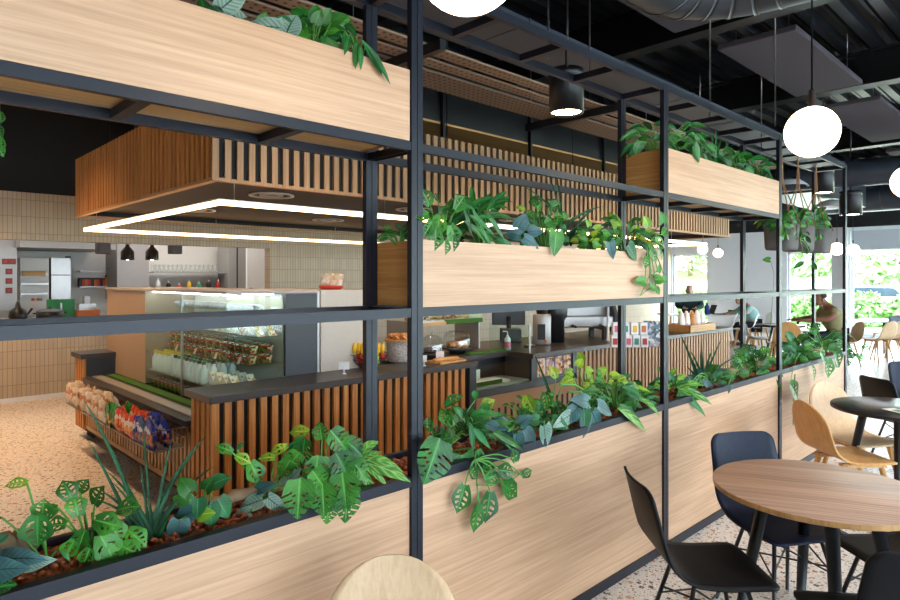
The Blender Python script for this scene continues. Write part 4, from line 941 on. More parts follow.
# ================================================================ FURNITURE
def shell(w_top, w_mid, w_seat, top_round, H=.82, seat_d=.42, th=.011):
    """one-piece moulded ply shell; +X is the front"""
    prof = [(-.335,H),(-.315,H-.06),(-.29,H-.13),(-.258,.60),(-.236,.545),(-.212,.505),(-.175,.475),(-.135,.455),(-.08,.447),(0,.443),(.10,.445),(.17,.447),(.20,.44)]
    # resample
    P = []; 
    for i in range(len(prof)-1):
        for q in range(3): f = q/3; P.append((prof[i][0]*(1-f)+prof[i+1][0]*f, prof[i][1]*(1-f)+prof[i+1][1]*f))
    P.append(prof[-1]); 
    Ls = [0]
    for i in range(1, len(P)): Ls.append(Ls[-1] + math.hypot(P[i][0]-P[i-1][0], P[i][1]-P[i-1][1]))
    T = Ls[-1]; rows = []; K = 12
    # insert extra rows near the ends so that the rounded corners read
    def prof_at(s):
        for i in range(1, len(P)):
            if s <= Ls[i] + 1e-9:
                f = (s-Ls[i-1])/(Ls[i]-Ls[i-1]); return (P[i-1][0]*(1-f)+P[i][0]*f, P[i-1][1]*(1-f)+P[i][1]*f)
        return P[-1]
    S = [0, .002, .006, .012, .02, .03, .045, .06, .08, .10, .13, .16] + [.16 + (T-.16-.05)*i/26 for i in range(1, 27)] + [T-.035, T-.022, T-.012, T-.005, T-.001, T]
    for s in S:
        x, z = prof_at(s)
        wb = w_top + (w_mid-w_top)*min(1, s/.22) if s < .22 else (w_mid + (w_seat-w_mid)*min(1, (s-.22)/.3))
        hw = wb/2; R = top_round
        if s < R: hw = hw - R + math.sqrt(max(0, R*R-(R-s)**2)) if R < hw else hw*math.sqrt(max(0, 1-(1-s/R)**2))
        r2 = .05
        if T - s < r2: hw = hw - r2 + math.sqrt(max(0, r2*r2-(r2-(T-s))**2))
        hw = max(hw, .002); bend = .03 * max(0, 1 - s/.30)
        rows.append([(x + bend*((k/K*2-1)*hw/(wb/2))**2, (k/K*2-1)*hw, z) for k in range(K+1)])
    m = MB(); m.grid(rows); return m
def chair(kind, loc, rz, label, group=None):
    t = thing('dining_chair', label, 'chair', loc, group, rz)
    mat = {'black': M['blackwood'], 'blue': M['blackply'], 'oak': M['chair_oak'], 'pale': M['chair_pale'], 'white': M['whitep']}[kind]
    m = shell(.37, .40, .43, .055) if kind in ('black', 'blue') else shell(.36, .40, .42, .17)
    m.build('seat_shell', mat, t, world=False, solid=.011)
    if kind in ('black', 'blue'):
        legs = {}
        for sx in (-1, 1):
            for sy in (-1, 1):
                a = Vector((sx*.10-.01, sy*.12, .435)); b = Vector((sx*.21-.01, sy*.21, 0)); MB().tube([a, b], .0095, 8).build('leg', M['black'], t, world=False)
                legs[(sx,sy)] = (a, b)
        m = MB()
        f = lambda k, q: legs[k][0].lerp(legs[k][1], q)
        for (a, b) in (((-1,-1),(1,1)), ((-1,1),(1,-1))): m.tube([f(a,.35), f(b,.35)], .0045, 6); 
        for (a, b) in (((-1,-1),(-1,1)), ((1,-1),(1,1)), ((-1,-1),(1,-1)), ((-1,1),(1,1))): m.tube([f(a,.06), f(b,.42)], .0045, 6)
        m.build('wire_brace', M['black'], t, world=False)
        B(-.12,.12,-.10,.10,.428,.434).build('seat_plate', M['black'], t, world=False)
    else:
        lm = M['chair_oak'] if kind != 'white' else M['chair_oak']
        for sx in (-1, 1):
            for sy in (-1, 1):
                MB().tube([(sx*.12,sy*.13,.43),(sx*.20,sy*.20,0)], [.020,.012], 10).build('leg', lm, t, world=False)
        m = MB(); m.box(-.15,.15,-.15,-.11,.405,.43); m.box(-.15,.15,.11,.15,.405,.43); m.box(-.02,.02,-.11,.11,.405,.43); m.build('seat_support', lm, t, world=False)
    return t
chair('black', cw(1.09, 2.62), rot_of(1, .0), 'black ply chair seen side on at the left of the walnut table')
chair('blue', cw(1.625, 3.05), rot_of(.2, -.98), 'blue-black ply chair tucked behind the walnut table, facing us')
chair('black', cw(1.50, 2.19), rot_of(.12, .99), 'black ply chair cut by the bottom right corner, back towards us')
chair('black', cw(1.97, 2.72), rot_of(-1, -.05), 'black ply chair seat showing under the right half of the walnut table')
chair('pale', cw(-.155, 1.54), rot_of(.05, -1), 'pale oak chair whose rounded backrest pokes up at the bottom edge')
chair('oak', cw(2.71, 4.24), rot_of(1, .05), 'golden oak chair seen side on at the left of the black table')
chair('pale', cw(3.07, 4.68), rot_of(.25, -1), 'pale oak chair against the screen behind the black table')
chair('black', cw(3.86, 5.25), rot_of(1, .1), 'small black chair beyond the black table')
chair('blue', cw(4.55, 5.9), rot_of(.1, -1), 'blue-black chair cut by the right edge beyond the black table')
def round_table(c, r, mat, edge, legm, lab, tilt=0, a0=0):
    t = thing('round_table', lab, 'table', tuple(c), None, tilt)
    m = MB(); m.lathe([(.0001,.725),(r-.006,.725),(r,.729)], (0,0,0), 64); m.lathe([(r,.729),(r,.748)], (0,0,0), 64); m.build('table_edge', edge, t, world=False)
    MB().lathe([(r,.748),(r-.002,.75),(.0001,.75)], (0,0,0), 64).build('tabletop', mat, t, world=False)
    for q in range(4):
        a = a0 + q*PI/2; MB().tube([(.2*math.cos(a),.2*math.sin(a),.722),(.34*math.cos(a),.34*math.sin(a),0)], [.028,.019], 16).build('leg', legm, t, world=False)
    ca = Vector((math.cos(a0), math.sin(a0), 0)); cb = Vector((-math.sin(a0), math.cos(a0), 0)); m = MB(); m.obox((0,0,.712), ca, cb, UP, .24, .02, .01); m.obox((0,0,.712), cb, ca, UP, .24, .02, .0095); m.build('under_frame', legm, t, world=False)
    return t
round_table(cw(1.585, 2.69), .418, M['table'], M['chair_oak'], M['black'], 'walnut topped round table with black legs at lower right', rot_of(.93,-.36), rot_of(-.3,-.95)-rot_of(.93,-.36))
tb2 = cw(3.12, 4.34)
round_table(tb2, .41, M['darktable'], M['black'], M['black'], 'black topped round table cut by the right edge', rot_of(1,.15), PI/4)
mc = atZ(898, 411, .751); mn = thing('menu_card', 'small green and white card lying on the black table', 'card', (mc.x, mc.y, .751), None, rot_of(1,.2)); B(-.05,.05,-.08,.08,0,.002).build('card', M['paper'], mn, world=False); B(-.03,.03,-.06,.03,.002,.003).build('green_print', M['boardg'], mn, world=False)

# background seating by the windows
def bg_table(c, rz, lx, ly, mat, lab, z=.75, legs=M['chair_oak']):
    t = thing('cafe_table', lab, 'table', tuple(c), None, rz)
    B(-lx/2, lx/2, -ly/2, ly/2, z-.03, z).build('tabletop', mat, t, world=False, bevel=.004)
    for sx in (-1, 1):
        for sy in (-1, 1): MB().tube([(sx*(lx/2-.1),sy*(ly/2-.1),z-.03),(sx*(lx/2-.05),sy*(ly/2-.05),0)], .022, 8).build('leg', legs, t, world=False)
    return t
bg_table(cw(6.45, 15.6), rot_of(1, 0), 2.3, .8, M['whitep'], 'long white table beyond the end of the counter')
chair('white', cw(6.5, 14.9), rot_of(-.85, .5), 'white chair at the long white table, the left one')
chair('white', cw(6.95, 14.8), rot_of(-.85, .5), 'white chair right beside the left one at the long white table')
chair('white', cw(6.25, 12.7), rot_of(1, -.1), 'white shell chair with oak legs left of the third post')
chair('oak', cw(5.98, 11.2), rot_of(.3, 1), 'oak backed chair showing between the third post and the seated man').scale = (1.12, 1.12, 1.08)
mt_ = thing('round_table', 'small black round table where the man in the sand shirt works', 'table', tuple(cw(6.35, 12.0))); q_ = cw(6.35, 12.0)
MB().lathe([(.0001,.72),(.42,.72),(.43,.735),(.42,.75),(.0001,.75)], tuple(q_), 40).build('tabletop', M['darktable'], mt_)
for k_ in range(4): a = PI/4+k_*PI/2; MB().tube([q_+Vector((.15*math.cos(a),.15*math.sin(a),.72)), q_+Vector((.32*math.cos(a),.32*math.sin(a),0))], .02, 8).build('leg', M['black'], mt_)
chair('pale', cw(7.5, 11.9), rot_of(-1, .05), 'pale chair the man in the sand shirt sits on')
chair('white', cw(7.55, 15.3), rot_of(-1, 0), 'white chair the person in the teal shirt sits on')
bg_table(cw(8.55, 13.3), rot_of(1, .1), 2.2, .8, M['whitep'], 'long white table in front of the right windows', .75, M['black'])
chair('pale', cw(8.40, 12.3), rot_of(-.3, 1), 'pale oak chair at the right window table, nearer the last post')
chair('pale', cw(8.75, 12.5), rot_of(-.2, 1), 'pale oak chair at the right window table, second from the last post')
chair('white', cw(9.6, 13.8), rot_of(-1, -.1), 'white chair at the right end of the window table')
t = thing('upholstered_bench', 'low grey upholstered bench chair with oak legs at the right edge', 'bench', tuple(cw(9.4, 12.6)), None, rot_of(1,0))
B(-.45,.45,-.3,.3,.38,.45).build('seat', M['whitep'], t, world=False, bevel=.01); B(-.35,.45,.24,.3,.45,.86).build('backrest', M['greyfab'], t, world=False, bevel=.02)
for sx in (-1,1):
    for sy in (-1,1): MB().tube([(sx*.36,sy*.22,.38),(sx*.44,sy*.26,0)], .02, 8).build('leg', M['chair_oak'], t, world=False)
# laptop, cups on tables
lp = cw(6.68, 15.5, .75); t = thing('laptop', 'open dark laptop on the long white table', 'laptop', tuple(lp), None, rot_of(1,0)); B(-.12,.12,-.16,.16,0,.015).build('keyboard', M['anth'], t, world=False); MB().obox((-.16,0,.12), Vector((.35,0,.93)), Vector((0,1,0)), Vector((.93,0,-.35)), .12, .16, .005).build('screen', M['anth'], t, world=False)
for i, (x, d, mt, lb) in enumerate(((6.1,15.4,'teal','teal cup on the long white table'),(6.95,15.5,'boardg','dark green cup on the long white table right of the laptop'))):
    p = cw(x, d, .75); t = thing('cup', lb, 'cup', tuple(p)); MB().lathe([(.0001,0),(.035,0),(.05,.11),(.045,.11),(.03,.01)], tuple(p), 14).build('cup_body', M[mt], t)
p = cw(6.38, 15.5, .75); t = thing('water_bottle', 'blue bottle on the long white table', 'bottle', tuple(p)); MB().lathe([(.0001,0),(.06,0),(.06,.2),(.03,.24),(.03,.28),(.0001,.28)], tuple(p), 14).build('bottle_body', M['blue'], t)
p = cw(6.2, 12.0, .751); t = thing('newspaper', 'open white papers under the man\'s hands', 'paper', tuple(p), None, rot_of(1,0)); B(-.15,.2,-.15,.15,0,.006).build('sheets', M['paper'], t, world=False)

# ================================================================ PEOPLE
def skin(name, joints, edges, mat, parent, sub=2):
    me = bpy.data.meshes.new(name); keys = list(joints); me.from_pydata([joints[k][:3] for k in keys], [(keys.index(a), keys.index(b)) for a, b in edges], [])
    o = bpy.data.objects.new(name, me); C.objects.link(o); o.parent = parent; o['_o'] = (0,0,0)
    sk = o.modifiers.new('skin', 'SKIN'); sk.use_smooth_shade = True
    sv = me.skin_vertices[0].data
    for i, k_ in enumerate(keys): r = joints[k_][3]; sv[i].radius = (r if not isinstance(r, tuple) else r[0], r if not isinstance(r, tuple) else r[1])
    sv[0].use_root = True
    sd = o.modifiers.new('sub', 'SUBSURF'); sd.levels = sub; sd.render_levels = sub
    me.materials.append(mat); return o
def seated(label, loc, rz, skinm, shirt, trousers, hair, lean=.25, head_dx=.0, reach=.42, sleeve_long=False, bald=False, sc=1):
    """seated figure facing +X with forearms on a table"""
    t = thing('person', label, 'person', loc, None, rz); t.scale = (sc,)*3
    s = math.sin(lean); c = math.cos(lean)
    hip = (0,0,.52); 
    def tr(h, dx=0): return (s*h+dx, 0, .52+c*h)
    ch = tr(.30); sh = tr(.48); nk = tr(.58, .02); hd = (nk[0]+.07+head_dx, 0, nk[2]+.09)
    J = {'hip': (*hip, .15), 'waist': (*tr(.15), .135), 'chest': (*ch, .18), 'sh': (*sh, .125), 'neck': (*nk, .055), 'head': (*hd, .07)}
    E = [('hip','waist'),('waist','chest'),('chest','sh'),('sh','neck'),('neck','head')]
    for g, y in (('l',1),('r',-1)):
        J['s'+g] = (sh[0], y*.20, sh[2]-.03, .085); J['e'+g] = (sh[0]+.12, y*.27, .82, .055); J['w'+g] = (sh[0]+.12+reach*.62, y*.12, .79, .03); J['h'+g] = (sh[0]+.12+reach*.62+.08, y*.10, .785, .03)
        J['t'+g] = (.06, y*.10, .50, .095); J['k'+g] = (.46, y*.13, .50, .065); J['a'+g] = (.42, y*.13, .09, .042); J['f'+g] = (.55, y*.14, .045, .035)
        E += [('sh','s'+g),('s'+g,'e'+g),('e'+g,'w'+g),('w'+g,'h'+g),('hip','t'+g),('t'+g,'k'+g),('k'+g,'a'+g),('a'+g,'f'+g)]
    skin('body', J, E, skinm, t)
    S = {k_: (J[k_][0], J[k_][1], J[k_][2], J[k_][3]*1.22) for k_ in ('hip','waist','chest','sh','sl','sr','el','er')}
    S['hip'] = (0,0,.56,.165); 
    Se = [('hip','waist'),('waist','chest'),('chest','sh'),('sh','sl'),('sh','sr'),('sl','el'),('sr','er')]
    if sleeve_long:
        for g in 'lr': S['w'+g] = (*J['w'+g][:3], .042); Se.append(('e'+g,'w'+g))
    else:
        for g in 'lr': a = Vector(J['s'+g][:3]).lerp(Vector(J['e'+g][:3]), .75); S['e'+g] = (*a, .062)
    skin('shirt', S, Se, shirt, t)
    Tr = {k_: (J[k_][0], J[k_][1], J[k_][2], J[k_][3]*1.14) for k_ in ('hip','tl','tr','kl','kr','al','ar')}
    Tr['hip'] = (-.02,0,.50,.165)
    skin('trousers', Tr, [('hip','tl'),('hip','tr'),('tl','kl'),('tr','kr'),('kl','al'),('kr','ar')], trousers, t)
    for g, y in (('l',1),('r',-1)):
        m = MB(); m.lathe([(.0001,-.04),(.045,-.035),(.05,0),(.04,.04),(.0001,.05)], (0,0,0), 14)
        for i in range(len(m.v)): p = m.v[i]; m.v[i] = Vector((.50+p.x*2.6, y*.135+p.y*.9, .045+p.z))
        m.build('shoe', M['shoe'], t, world=False)
        for q in range(5):
            hx, hy, hz = J['h'+g][:3]; ln = (.045,.06,.066,.062,.05)[q]
            yy = (q-2)*.017
            if q == 0: a = (hx-.03, hy - y*.025, hz); b = (hx+.01, hy - y*.06, hz-.005)
            else: a = (hx+.01, hy+yy, hz); b = (hx+.03+ln, hy+yy*1.2, hz-.012)
            mid = (Vector(a)+Vector(b))/2 + Vector((0,0,.006)); MB().tube([a, mid, b], [.0095,.009,.006], 8).build('finger', skinm, t, world=False)
    # head detail
    hv = Vector(hd); m = MB()
    R = [(.0001,-.115),(.045,-.108),(.062,-.07),(.074,-.01),(.078,.04),(.07,.085),(.045,.115),(.0001,.125)]
    m.lathe(R, tuple(hv), 20, .88)
    for i in range(len(m.v)): p = m.v[i] - hv; m.v[i] = hv + Vector((p.x*1.15 + (.012 if p.z < 0 else 0), p.y, p.z))
    m.ball(tuple(hv+Vector((.09,0,-.015))), .016, 8, 6, 1.3); m.ball(tuple(hv+Vector((-.005,.072,-.01))), .022, 8, 6, 1.4); m.ball(tuple(hv+Vector((-.005,-.072,-.01))), .022, 8, 6, 1.4)
    hd_ = m.build('head', skinm, t, world=False)
    for y in (-1, 1): MB().ball(tuple(hv+Vector((.078,y*.03,.012))), .009, 8, 6).build('eye', M['shoe'], hd_, world=False)
    MB().obox(tuple(hv+Vector((.085,0,-.06))), Vector((1,0,0)), Vector((0,1,0)), UP, .004, .022, .005).build('mouth', M['rust'], hd_, world=False)
    m = MB(); Rh = [(.080,.02),(.083,.05),(.076,.095),(.05,.122),(.0001,.132)]; m.lathe(Rh, tuple(hv+Vector((-.012,0,0))), 20, .9)
    if not bald: m.ball(tuple(hv+Vector((-.03,0,.0))), .083, 16, 10, 1.1)
    for i in range(len(m.v)): p = m.v[i] - hv; m.v[i] = hv + Vector((p.x*1.1-.01, p.y, p.z))
    m.build('hair', hair, hd_, world=False)
    return t
seated('person in a sand coloured shirt and dark trousers leaning over papers at the black table', tuple(cw(7.42, 11.9)), rot_of(-1, .08), M['skin'], M['shirt_sand'], M['trouser'], M['hair_dark'], .36, .03, .62, False, True, 1.08)
seated('person in a pale teal shirt leaning forward at the right end of the white table', tuple(cw(7.5, 15.3)), rot_of(-1, .05), M['skin_pale'], M['shirt_teal'], M['trouser'], M['hair_brown'], .5, .03, .4, True)
seated('person in a dark jumper bent over the far side of the white table', tuple(cw(6.3, 16.45)), rot_of(-.35, -1), M['skin_pale'], M['shirt_dark'], M['trouser'], M['hair_brown'], .2, .0, .4, True, False, 1.12)
chair('white', cw(6.32, 16.5), rot_of(-.35, -1), 'white chair behind the long white table under the person in the dark jumper')

# ================================================================ OUTSIDE
def outs(mb, name, mat, lab, cat): return tag(mb.build(name, mat), lab, cat)
g = B(20.7, 70, -40, 40, -.3, -.12).build('lawn', M['grass']); g['kind'] = 'structure'; tag(g, 'green lawn outside the windows', 'lawn', kind='structure')
rd = B(30, 36, -40, 40, -.119, -.10).build('road', M['tarmac']); tag(rd, 'pale road outside between the hedge and the far bank', 'road', kind='structure')
g2 = MB(); g2.prism([(36.1,-.12),(52,3.0),(69,3.2),(69,-.12)], -40, 40, lambda p: Vector((p.x, p.z, p.y))); b = g2.build('grass_bank', M['grass']); tag(b, 'green bank rising beyond the road', 'bank', kind='structure')
def bush(x, y, rx, ry, h, n, lab, name='hedge', mat='hedge', cat='hedge', sz=.14, trunk=False):
    rn = random.Random(int(x*7+y*13)); t = thing(name, lab, cat, (x, y, -.12)); m = MB()
    for q in range(n):
        a = rn.uniform(0, 2*PI); e = rn.uniform(0, 1)**.5; f = rn.uniform(.7, 1); z = rn.uniform(.0, 1)
        p = Vector((x + rx*f*math.cos(a)*math.sqrt(1-z*z*.8), y + ry*f*math.sin(a)*math.sqrt(1-z*z*.8), -.1 + h*z + (0 if not trunk else h*.35)))
        d = Vector((rn.uniform(-1,1), rn.uniform(-1,1), rn.uniform(-.5,1))).normalized(); e2 = d.orthogonal().normalized(); s_ = sz*rn.uniform(.6,1.3)
        m.add([p-d*s_, p+e2*s_*.6, p+d*s_, p-e2*s_*.6], [(0,1,2,3)], True)
    m.build('foliage', M[mat], t)
    MB().tube([(x,y,-.12),(x,y,h*.5 if not trunk else h*.8)], .05 if not trunk else .18, 8).build('stem', M['bark'], t)
for i, y in enumerate((4.3, 6.3, 8.3, 12.6)):
    bush(27.2, y, 1.0, 1.25, 1.2, 1000, ['hedge clump outside behind the grey bench at the right edge', 'hedge clump outside behind the right window table', 'hedge clump outside the narrow window behind the seated man', 'hedge clump outside the far left window'][i])
for i, (x, y, h) in enumerate(((46, 21.5, 6), (48, 13.5, 3.6), (45, 8, 3.2))):
    bush(x, y, 3, 2.6, h, 1500, ['leafy tree seen through the far left window', 'low leafy tree seen through the narrow window below the hanging pots', 'low leafy tree seen through the wide right window'][i], 'tree', 'tree', 'tree', .35, True)
cx_, cy_ = 33.0, 6.9
t = thing('parked_car', 'white car on the road outside the right window', 'car', (cx_, cy_, -.1))
m = MB(); side = [(-2.1,.35),(-2.15,.75),(-1.5,.9),(-.9,1.4),(.7,1.42),(1.4,.95),(2.1,.85),(2.15,.35)]
m.prism([(a, b) for a, b in side], -.85, .85, lambda p: Vector((cx_+p.z, cy_+p.x, p.y-.1))); m.build('body', M['carw'], t, bevel=.08)
m = MB(); m.prism([(-1.2,.95),(-.82,1.33),(.62,1.34),(1.15,.97)], -.87, .87, lambda p: Vector((cx_+p.z, cy_+p.x, p.y-.1))); m.build('side_windows', M['carg'], t)
for a in (-1.35, 1.35):
    for s_ in (-1, 1): MB().tube([(cx_+s_*.7, cy_+a, .22), (cx_+s_*.88, cy_+a, .22)], .32, 20).build('wheel', M['tyre'], t)

# ================================================================ PLANTS
CAM = Vector((0, 0, EYE))
def leaf(mb, pos, D, N, Ln, W, kind, mi, bend=.18, rn=random):
    grav = {'lance': .38, 'mond': .10, 'mon': .08, 'heart': .12}.get(kind, 0) * (.5 + rn.random()) * max(.15, min(1, (D.z+1.0)))
    D = D.normalized(); S = D.cross(N).normalized(); N = S.cross(D).normalized()
    R, K = (20, 10) if kind in ('mon', 'mond') else ((9, 4) if kind != 'snake' else (9, 2))
    rows = []; tw = rn.uniform(-.25, .25)
    for i in range(R+1):
        t = i/R
        if kind == 'mon': w = math.sin(PI*min(1, t*.93+.07)**.62)**.75 if t < 1 else 0
        elif kind == 'mond': w = math.sin(PI*min(1, t*.95+.05)**.74)**.95*(1-.25*t**3) if t < 1 else 0
        elif kind == 'heart': w = math.sin(PI*min(1, t*.92+.08)**.6)**.85 if t < 1 else 0
        elif kind == 'snake': w = (1-t)**.6 * (.6+.4*min(1, t*4))
        else: w = math.sin(PI*min(1, t*.97+.03)**.85)**.9 if t < 1 else 0
        w = max(w, .015)
        r_ = []
        for k_ in range(K+1):
            u = k_/K*2-1
            back = (-.14*Ln*abs(u)**1.5 if t < .25 else 0) * (1-t*4) if kind in ('mon','heart','mond') and t < .25 else 0
            p = pos + D*(Ln*t*(1-.12*t*bend*4) + back + (.30*abs(u)*w*W*(1-t) if kind in ('mon','mond') else 0)) + S*(u*w*W/2) + N*(.16*abs(u)*w*W*.6 - bend*Ln*t*t + tw*u*w*W*.2*t) - UP*grav*Ln*t*t
            if kind == 'lance': p += N*(.015*W*math.sin(t*18))
            r_.append(p)
        rows.append(r_)
    ph = rn.randint(0, 2)
    def skip(i, k_):
        if kind == 'mon': return (3 <= i <= 17 and (i+ph) % 4 == 1 and k_ in (0, 1, 2, 7, 8, 9)) or (4 <= i <= 14 and (i+ph) % 4 == 3 and k_ in (3, 6))
        if kind == 'mond': return 3 <= i <= 15 and (i+ph) % 4 in (1, 2) and (k_ in (2, 3, 6, 7) if (i+ph) % 4 == 1 else k_ in (2, 7)) or (4 <= i <= 14 and (i+ph) % 8 == 2 and k_ in (3, 6))
        return False
    mb.cur = mi; mb.grid(rows, True, lambda i, k_: (k_/K, i/R), skip)
class Plant:
    def __init__(s, name, label, base, group=None, cat='plant'):
        s.rn = random.Random(hash_(label)); s.base = base; s.t = thing(name, label, cat, tuple(base), group)
        s.f = MB(); s.st = MB(); s.mats = []
    def mi(s, m):
        if m not in s.mats: s.mats.append(m)
        return s.mats.index(m)
    def leaf(s, u, v, y, Lp, ang, kind='mon', mat='mon', wr=.78, stem=True, bend=.18, base=None):
        p = atY(u, v, y); d = (p - CAM).dot(FV); k_ = d/FPX; a = math.radians(ang)
        if kind in ('mon', 'mond'): Lp = Lp*.88
        j = [s.rn.uniform(-.25, .1), s.rn.uniform(-.45, .45), s.rn.uniform(.0, .5)]
        if y < 1.84:     # overhanging leaves lie flat along the oak front
            k2 = 1/max(.4, .7206 - .6934*(u-450)/FPX); D = Vector((k2*math.cos(a), -.04, math.sin(a))); Lp *= D.length*.9; wr = wr/D.length**.5
            N = Vector((-.35+j[1], -1, .25)); bend = min(bend, .05)
        else:
            D = RV*math.cos(a) + UP*math.sin(a) + FV*j[0]
            N = (CAM - p).normalized() + RV*j[1] + UP*j[2]
        leaf(s.f, p, D, N, Lp*k_, Lp*k_*wr, kind, s.mi(mat), bend, s.rn)
        if stem: s.stem(base or s.base, p)
        return s
    def stem(s, a, b, r=.0028):
        a = Vector(a); b = Vector(b); mid = a.lerp(b, .55) + UP*(.25*(b-a).length if b.z < a.z + .12 else .02)
        pts = [(a*(1-t)+mid*t)*(1-t)+(mid*(1-t)+b*t)*t for t in (0,.2,.4,.6,.8,1)]; s.st.tube(pts, r, 5, False); return s
    def fan(s, n, u, v, y, ru, rv, Lp, kind, mat, wr=.7, a0=0, a1=180, droop=25, stem=True, bend=.2, bend_jit=.1):
        n = int(n*1.5); Lp = Lp*.78
        """n leaves fanned about a centre; leaves point outward and droop"""
        for q in range(n):
            a = a0 + (a1-a0)*(q+.5)/n + s.rn.uniform(-14, 14); f = s.rn.uniform(.15, 1)
            uu = u + ru*f*math.cos(math.radians(a)); vv = v - rv*f*math.sin(math.radians(a))
            ca = math.cos(math.radians(a)); ang = a - droop*(1 if ca >= 0 else -1)*s.rn.uniform(.4, 1.4)
            m_ = mat if not isinstance(mat, (list, tuple)) else s.rn.choice(mat)
            s.leaf(uu, vv, y + s.rn.uniform(-.09, .09), Lp*s.rn.uniform(.7, 1.15), ang, kind, m_, wr, stem, bend + s.rn.uniform(-bend_jit, bend_jit))
        return s
    def blade(s, u0, v0, y0, u1, v1, y1, wp, arch=0, mat='snake', N=10):
        a = atY(u0, v0, y0); b = atY(u1, v1, y1); d = (b-CAM).dot(FV); w = wp*d/FPX/2
        mid = a.lerp(b, .5) + RV*arch*(b-a).length*-1 + UP*abs(arch)*(b-a).length*.6
        rows = []
        for i in range(N+1):
            t = i/N; p = (a*(1-t)+mid*t)*(1-t)+(mid*(1-t)+b*t)*t; T = ((mid-a)*(1-t)+(b-mid)*t).normalized()
            S = T.cross((CAM-p).normalized()).normalized(); n = S.cross(T); ww = w*(min(1, .55+t*2.2) * (1-t)**.55 if t < 1 else .03)
            rows.append([p-S*ww + n*ww*.5, p, p+S*ww + n*ww*.5])
        s.f.cur = s.mi(mat); s.f.grid(rows, True, lambda i, k_: (.2+.3*k_, i/N)); return s
    def done(s):
        if s.f.v: s.f.build('foliage', [M[m] for m in s.mats], s.t)
        if s.st.v: s.st.build('stems', M['stem'], s.t)
        return s.t
def hash_(x): 
    h = 0
    for c in x: h = (h*31 + ord(c)) % 100003
    return h
def soil(u, y=1.97, z=.87):
    r = ray(u, 300); s_ = y / r[1]; return Vector((r[0]*s_, y, z))

# ---- lower trough, bay 1 (left)
p = Plant('leafy_plant', 'blue-green leaved plant in the bottom left corner of the trough', soil(5))
p.leaf(-14, 572, 1.87, 48, 15, 'heart', 'bluel', .55); p.leaf(2, 560, 1.92, 44, 10, 'heart', 'bluel', .5); p.leaf(-10, 590, 1.84, 30, 20, 'mon', 'lance', .7); p.leaf(28, 566, 1.9, 30, 25, 'heart', 'silver', .5, bend=.3); p.leaf(-5, 545, 1.95, 25, 60, 'lance', 'heart', .4).done()
p = Plant('monstera_plant', 'young monstera with three holed leaves at the far left of the trough', soil(48))
p.leaf(27, 483, 1.95, 25, 175, 'mond', 'yell', .55, bend=.1).leaf(42, 521, 1.9, 30, 88, 'mond', 'mond', .85, bend=.1).leaf(38, 514, 1.87, 38, -88, 'mond', 'mon', 1.0, bend=.12)
p.leaf(2, 518, 1.98, 10, 190, 'lance', 'fern', .4).leaf(60, 548, 1.9, 16, -40, 'lance', 'lance', .3).done()
p = Plant('monstera_plant', 'bushy holed-leaf plant left of the spiky blades', soil(90))
for a in ((72,500,30,110),(80,492,22,60),(58,508,24,200),(78,516,30,100),(95,505,30,70),(95,520,34,-10),(110,520,32,-60),(85,530,30,250),(100,535,40,-60),(118,510,30,20),(128,530,30,-35),(75,540,26,240),(66,525,26,170),(90,548,24,-110),(108,548,34,-70),(120,545,30,-20)):
    p.leaf(a[0], a[1], 1.93 - .06*((a[1]-490)/60) , a[2], a[3], 'mond', 'mond' if a[1] > 505 else 'fern', .8)
for q in range(7): p.stem(soil(88+q*3), atY(76+q*8, 505+q*4, 1.93))
p.done()
p = Plant('spiky_plant', 'tall dark green spiky blade plant in front of the snack baskets', soil(152))
for (u1, v1, w_, ar) in ((84,400,6,-.06),(88,440,5,-.02),(106,470,5,-.1),(112,455,4,.02),(140,462,4,0),(141,405,3,0),(172,440,5,.04),(206,436,7,.1),(214,466,5,.16),(212,395,0,0),(196,478,5,.12),(188,455,6,.08),(100,490,6,-.14),(112,482,5,-.1),(92,498,5,-.2),(180,500,6,.12),(171,512,6,.05),(200,492,5,.14),(150,500,6,0)):
    if w_: p.blade(150+p.rn.uniform(-10,12), 548, 1.96, u1, v1, 1.96+p.rn.uniform(-.07,.07), w_, ar)
p.done()
p = Plant('philodendron', 'small round-leaved plant with yellowing leaves right of the spiky blades', soil(205))
for a in ((210,505,24,-80,'heart','heart'),(198,498,22,-90,'heart','heart'),(190,492,22,120,'heart','fern'),(205,490,18,60,'heart','fern'),(214,484,20,30,'heart','heart'),(192,512,22,200,'heart','bluel'),(218,500,24,-60,'heart','heart'),(200,515,18,20,'heart','yell'),(188,500,18,160,'heart','fern'),(180,520,26,-100,'heart','bluel')):
    p.leaf(a[0], a[1], 1.92, a[2], a[3], a[4], a[5], .85)
p.done()
p = Plant('silver_leaf_plant', 'silver and green leaf plant lying low beside the driftwood', soil(255))
for a in ((262,500,30,195,'silver',.6),(268,498,26,-35,'silver',.55),(258,490,24,30,'bluel',.5),(285,485,26,50,'silver',.45),(250,512,24,-160,'silver',.6),(275,505,22,-70,'silver',.6)):
    p.leaf(a[0], a[1], 1.92, a[2], a[3], 'heart', a[4], a[5])
p.done()
p = Plant('monstera_plant', 'thin monstera shoot reaching in front of the orange slats', soil(268))
p.leaf(232, 452, 1.97, 22, 150, 'mond', 'mond', .6).leaf(236, 456, 1.97, 20, -20, 'mond', 'yell', .7).leaf(250, 462, 1.96, 30, -60, 'mond', 'mond', .8).leaf(237, 450, 1.97, 14, 60, 'lance', 'lance', .35)
p.leaf(275, 458, 1.96, 22, 170, 'mond', 'yell', .5).leaf(287, 446, 1.96, 24, -160, 'mond', 'yell', .5).leaf(308, 432, 1.97, 26, 175, 'mond', 'yell', .6).leaf(290,450,1.96,24,50,'heart','heart',.4).done()
p = Plant('monstera_plant', 'large monstera spilling over the rim left of the wide post', soil(320))
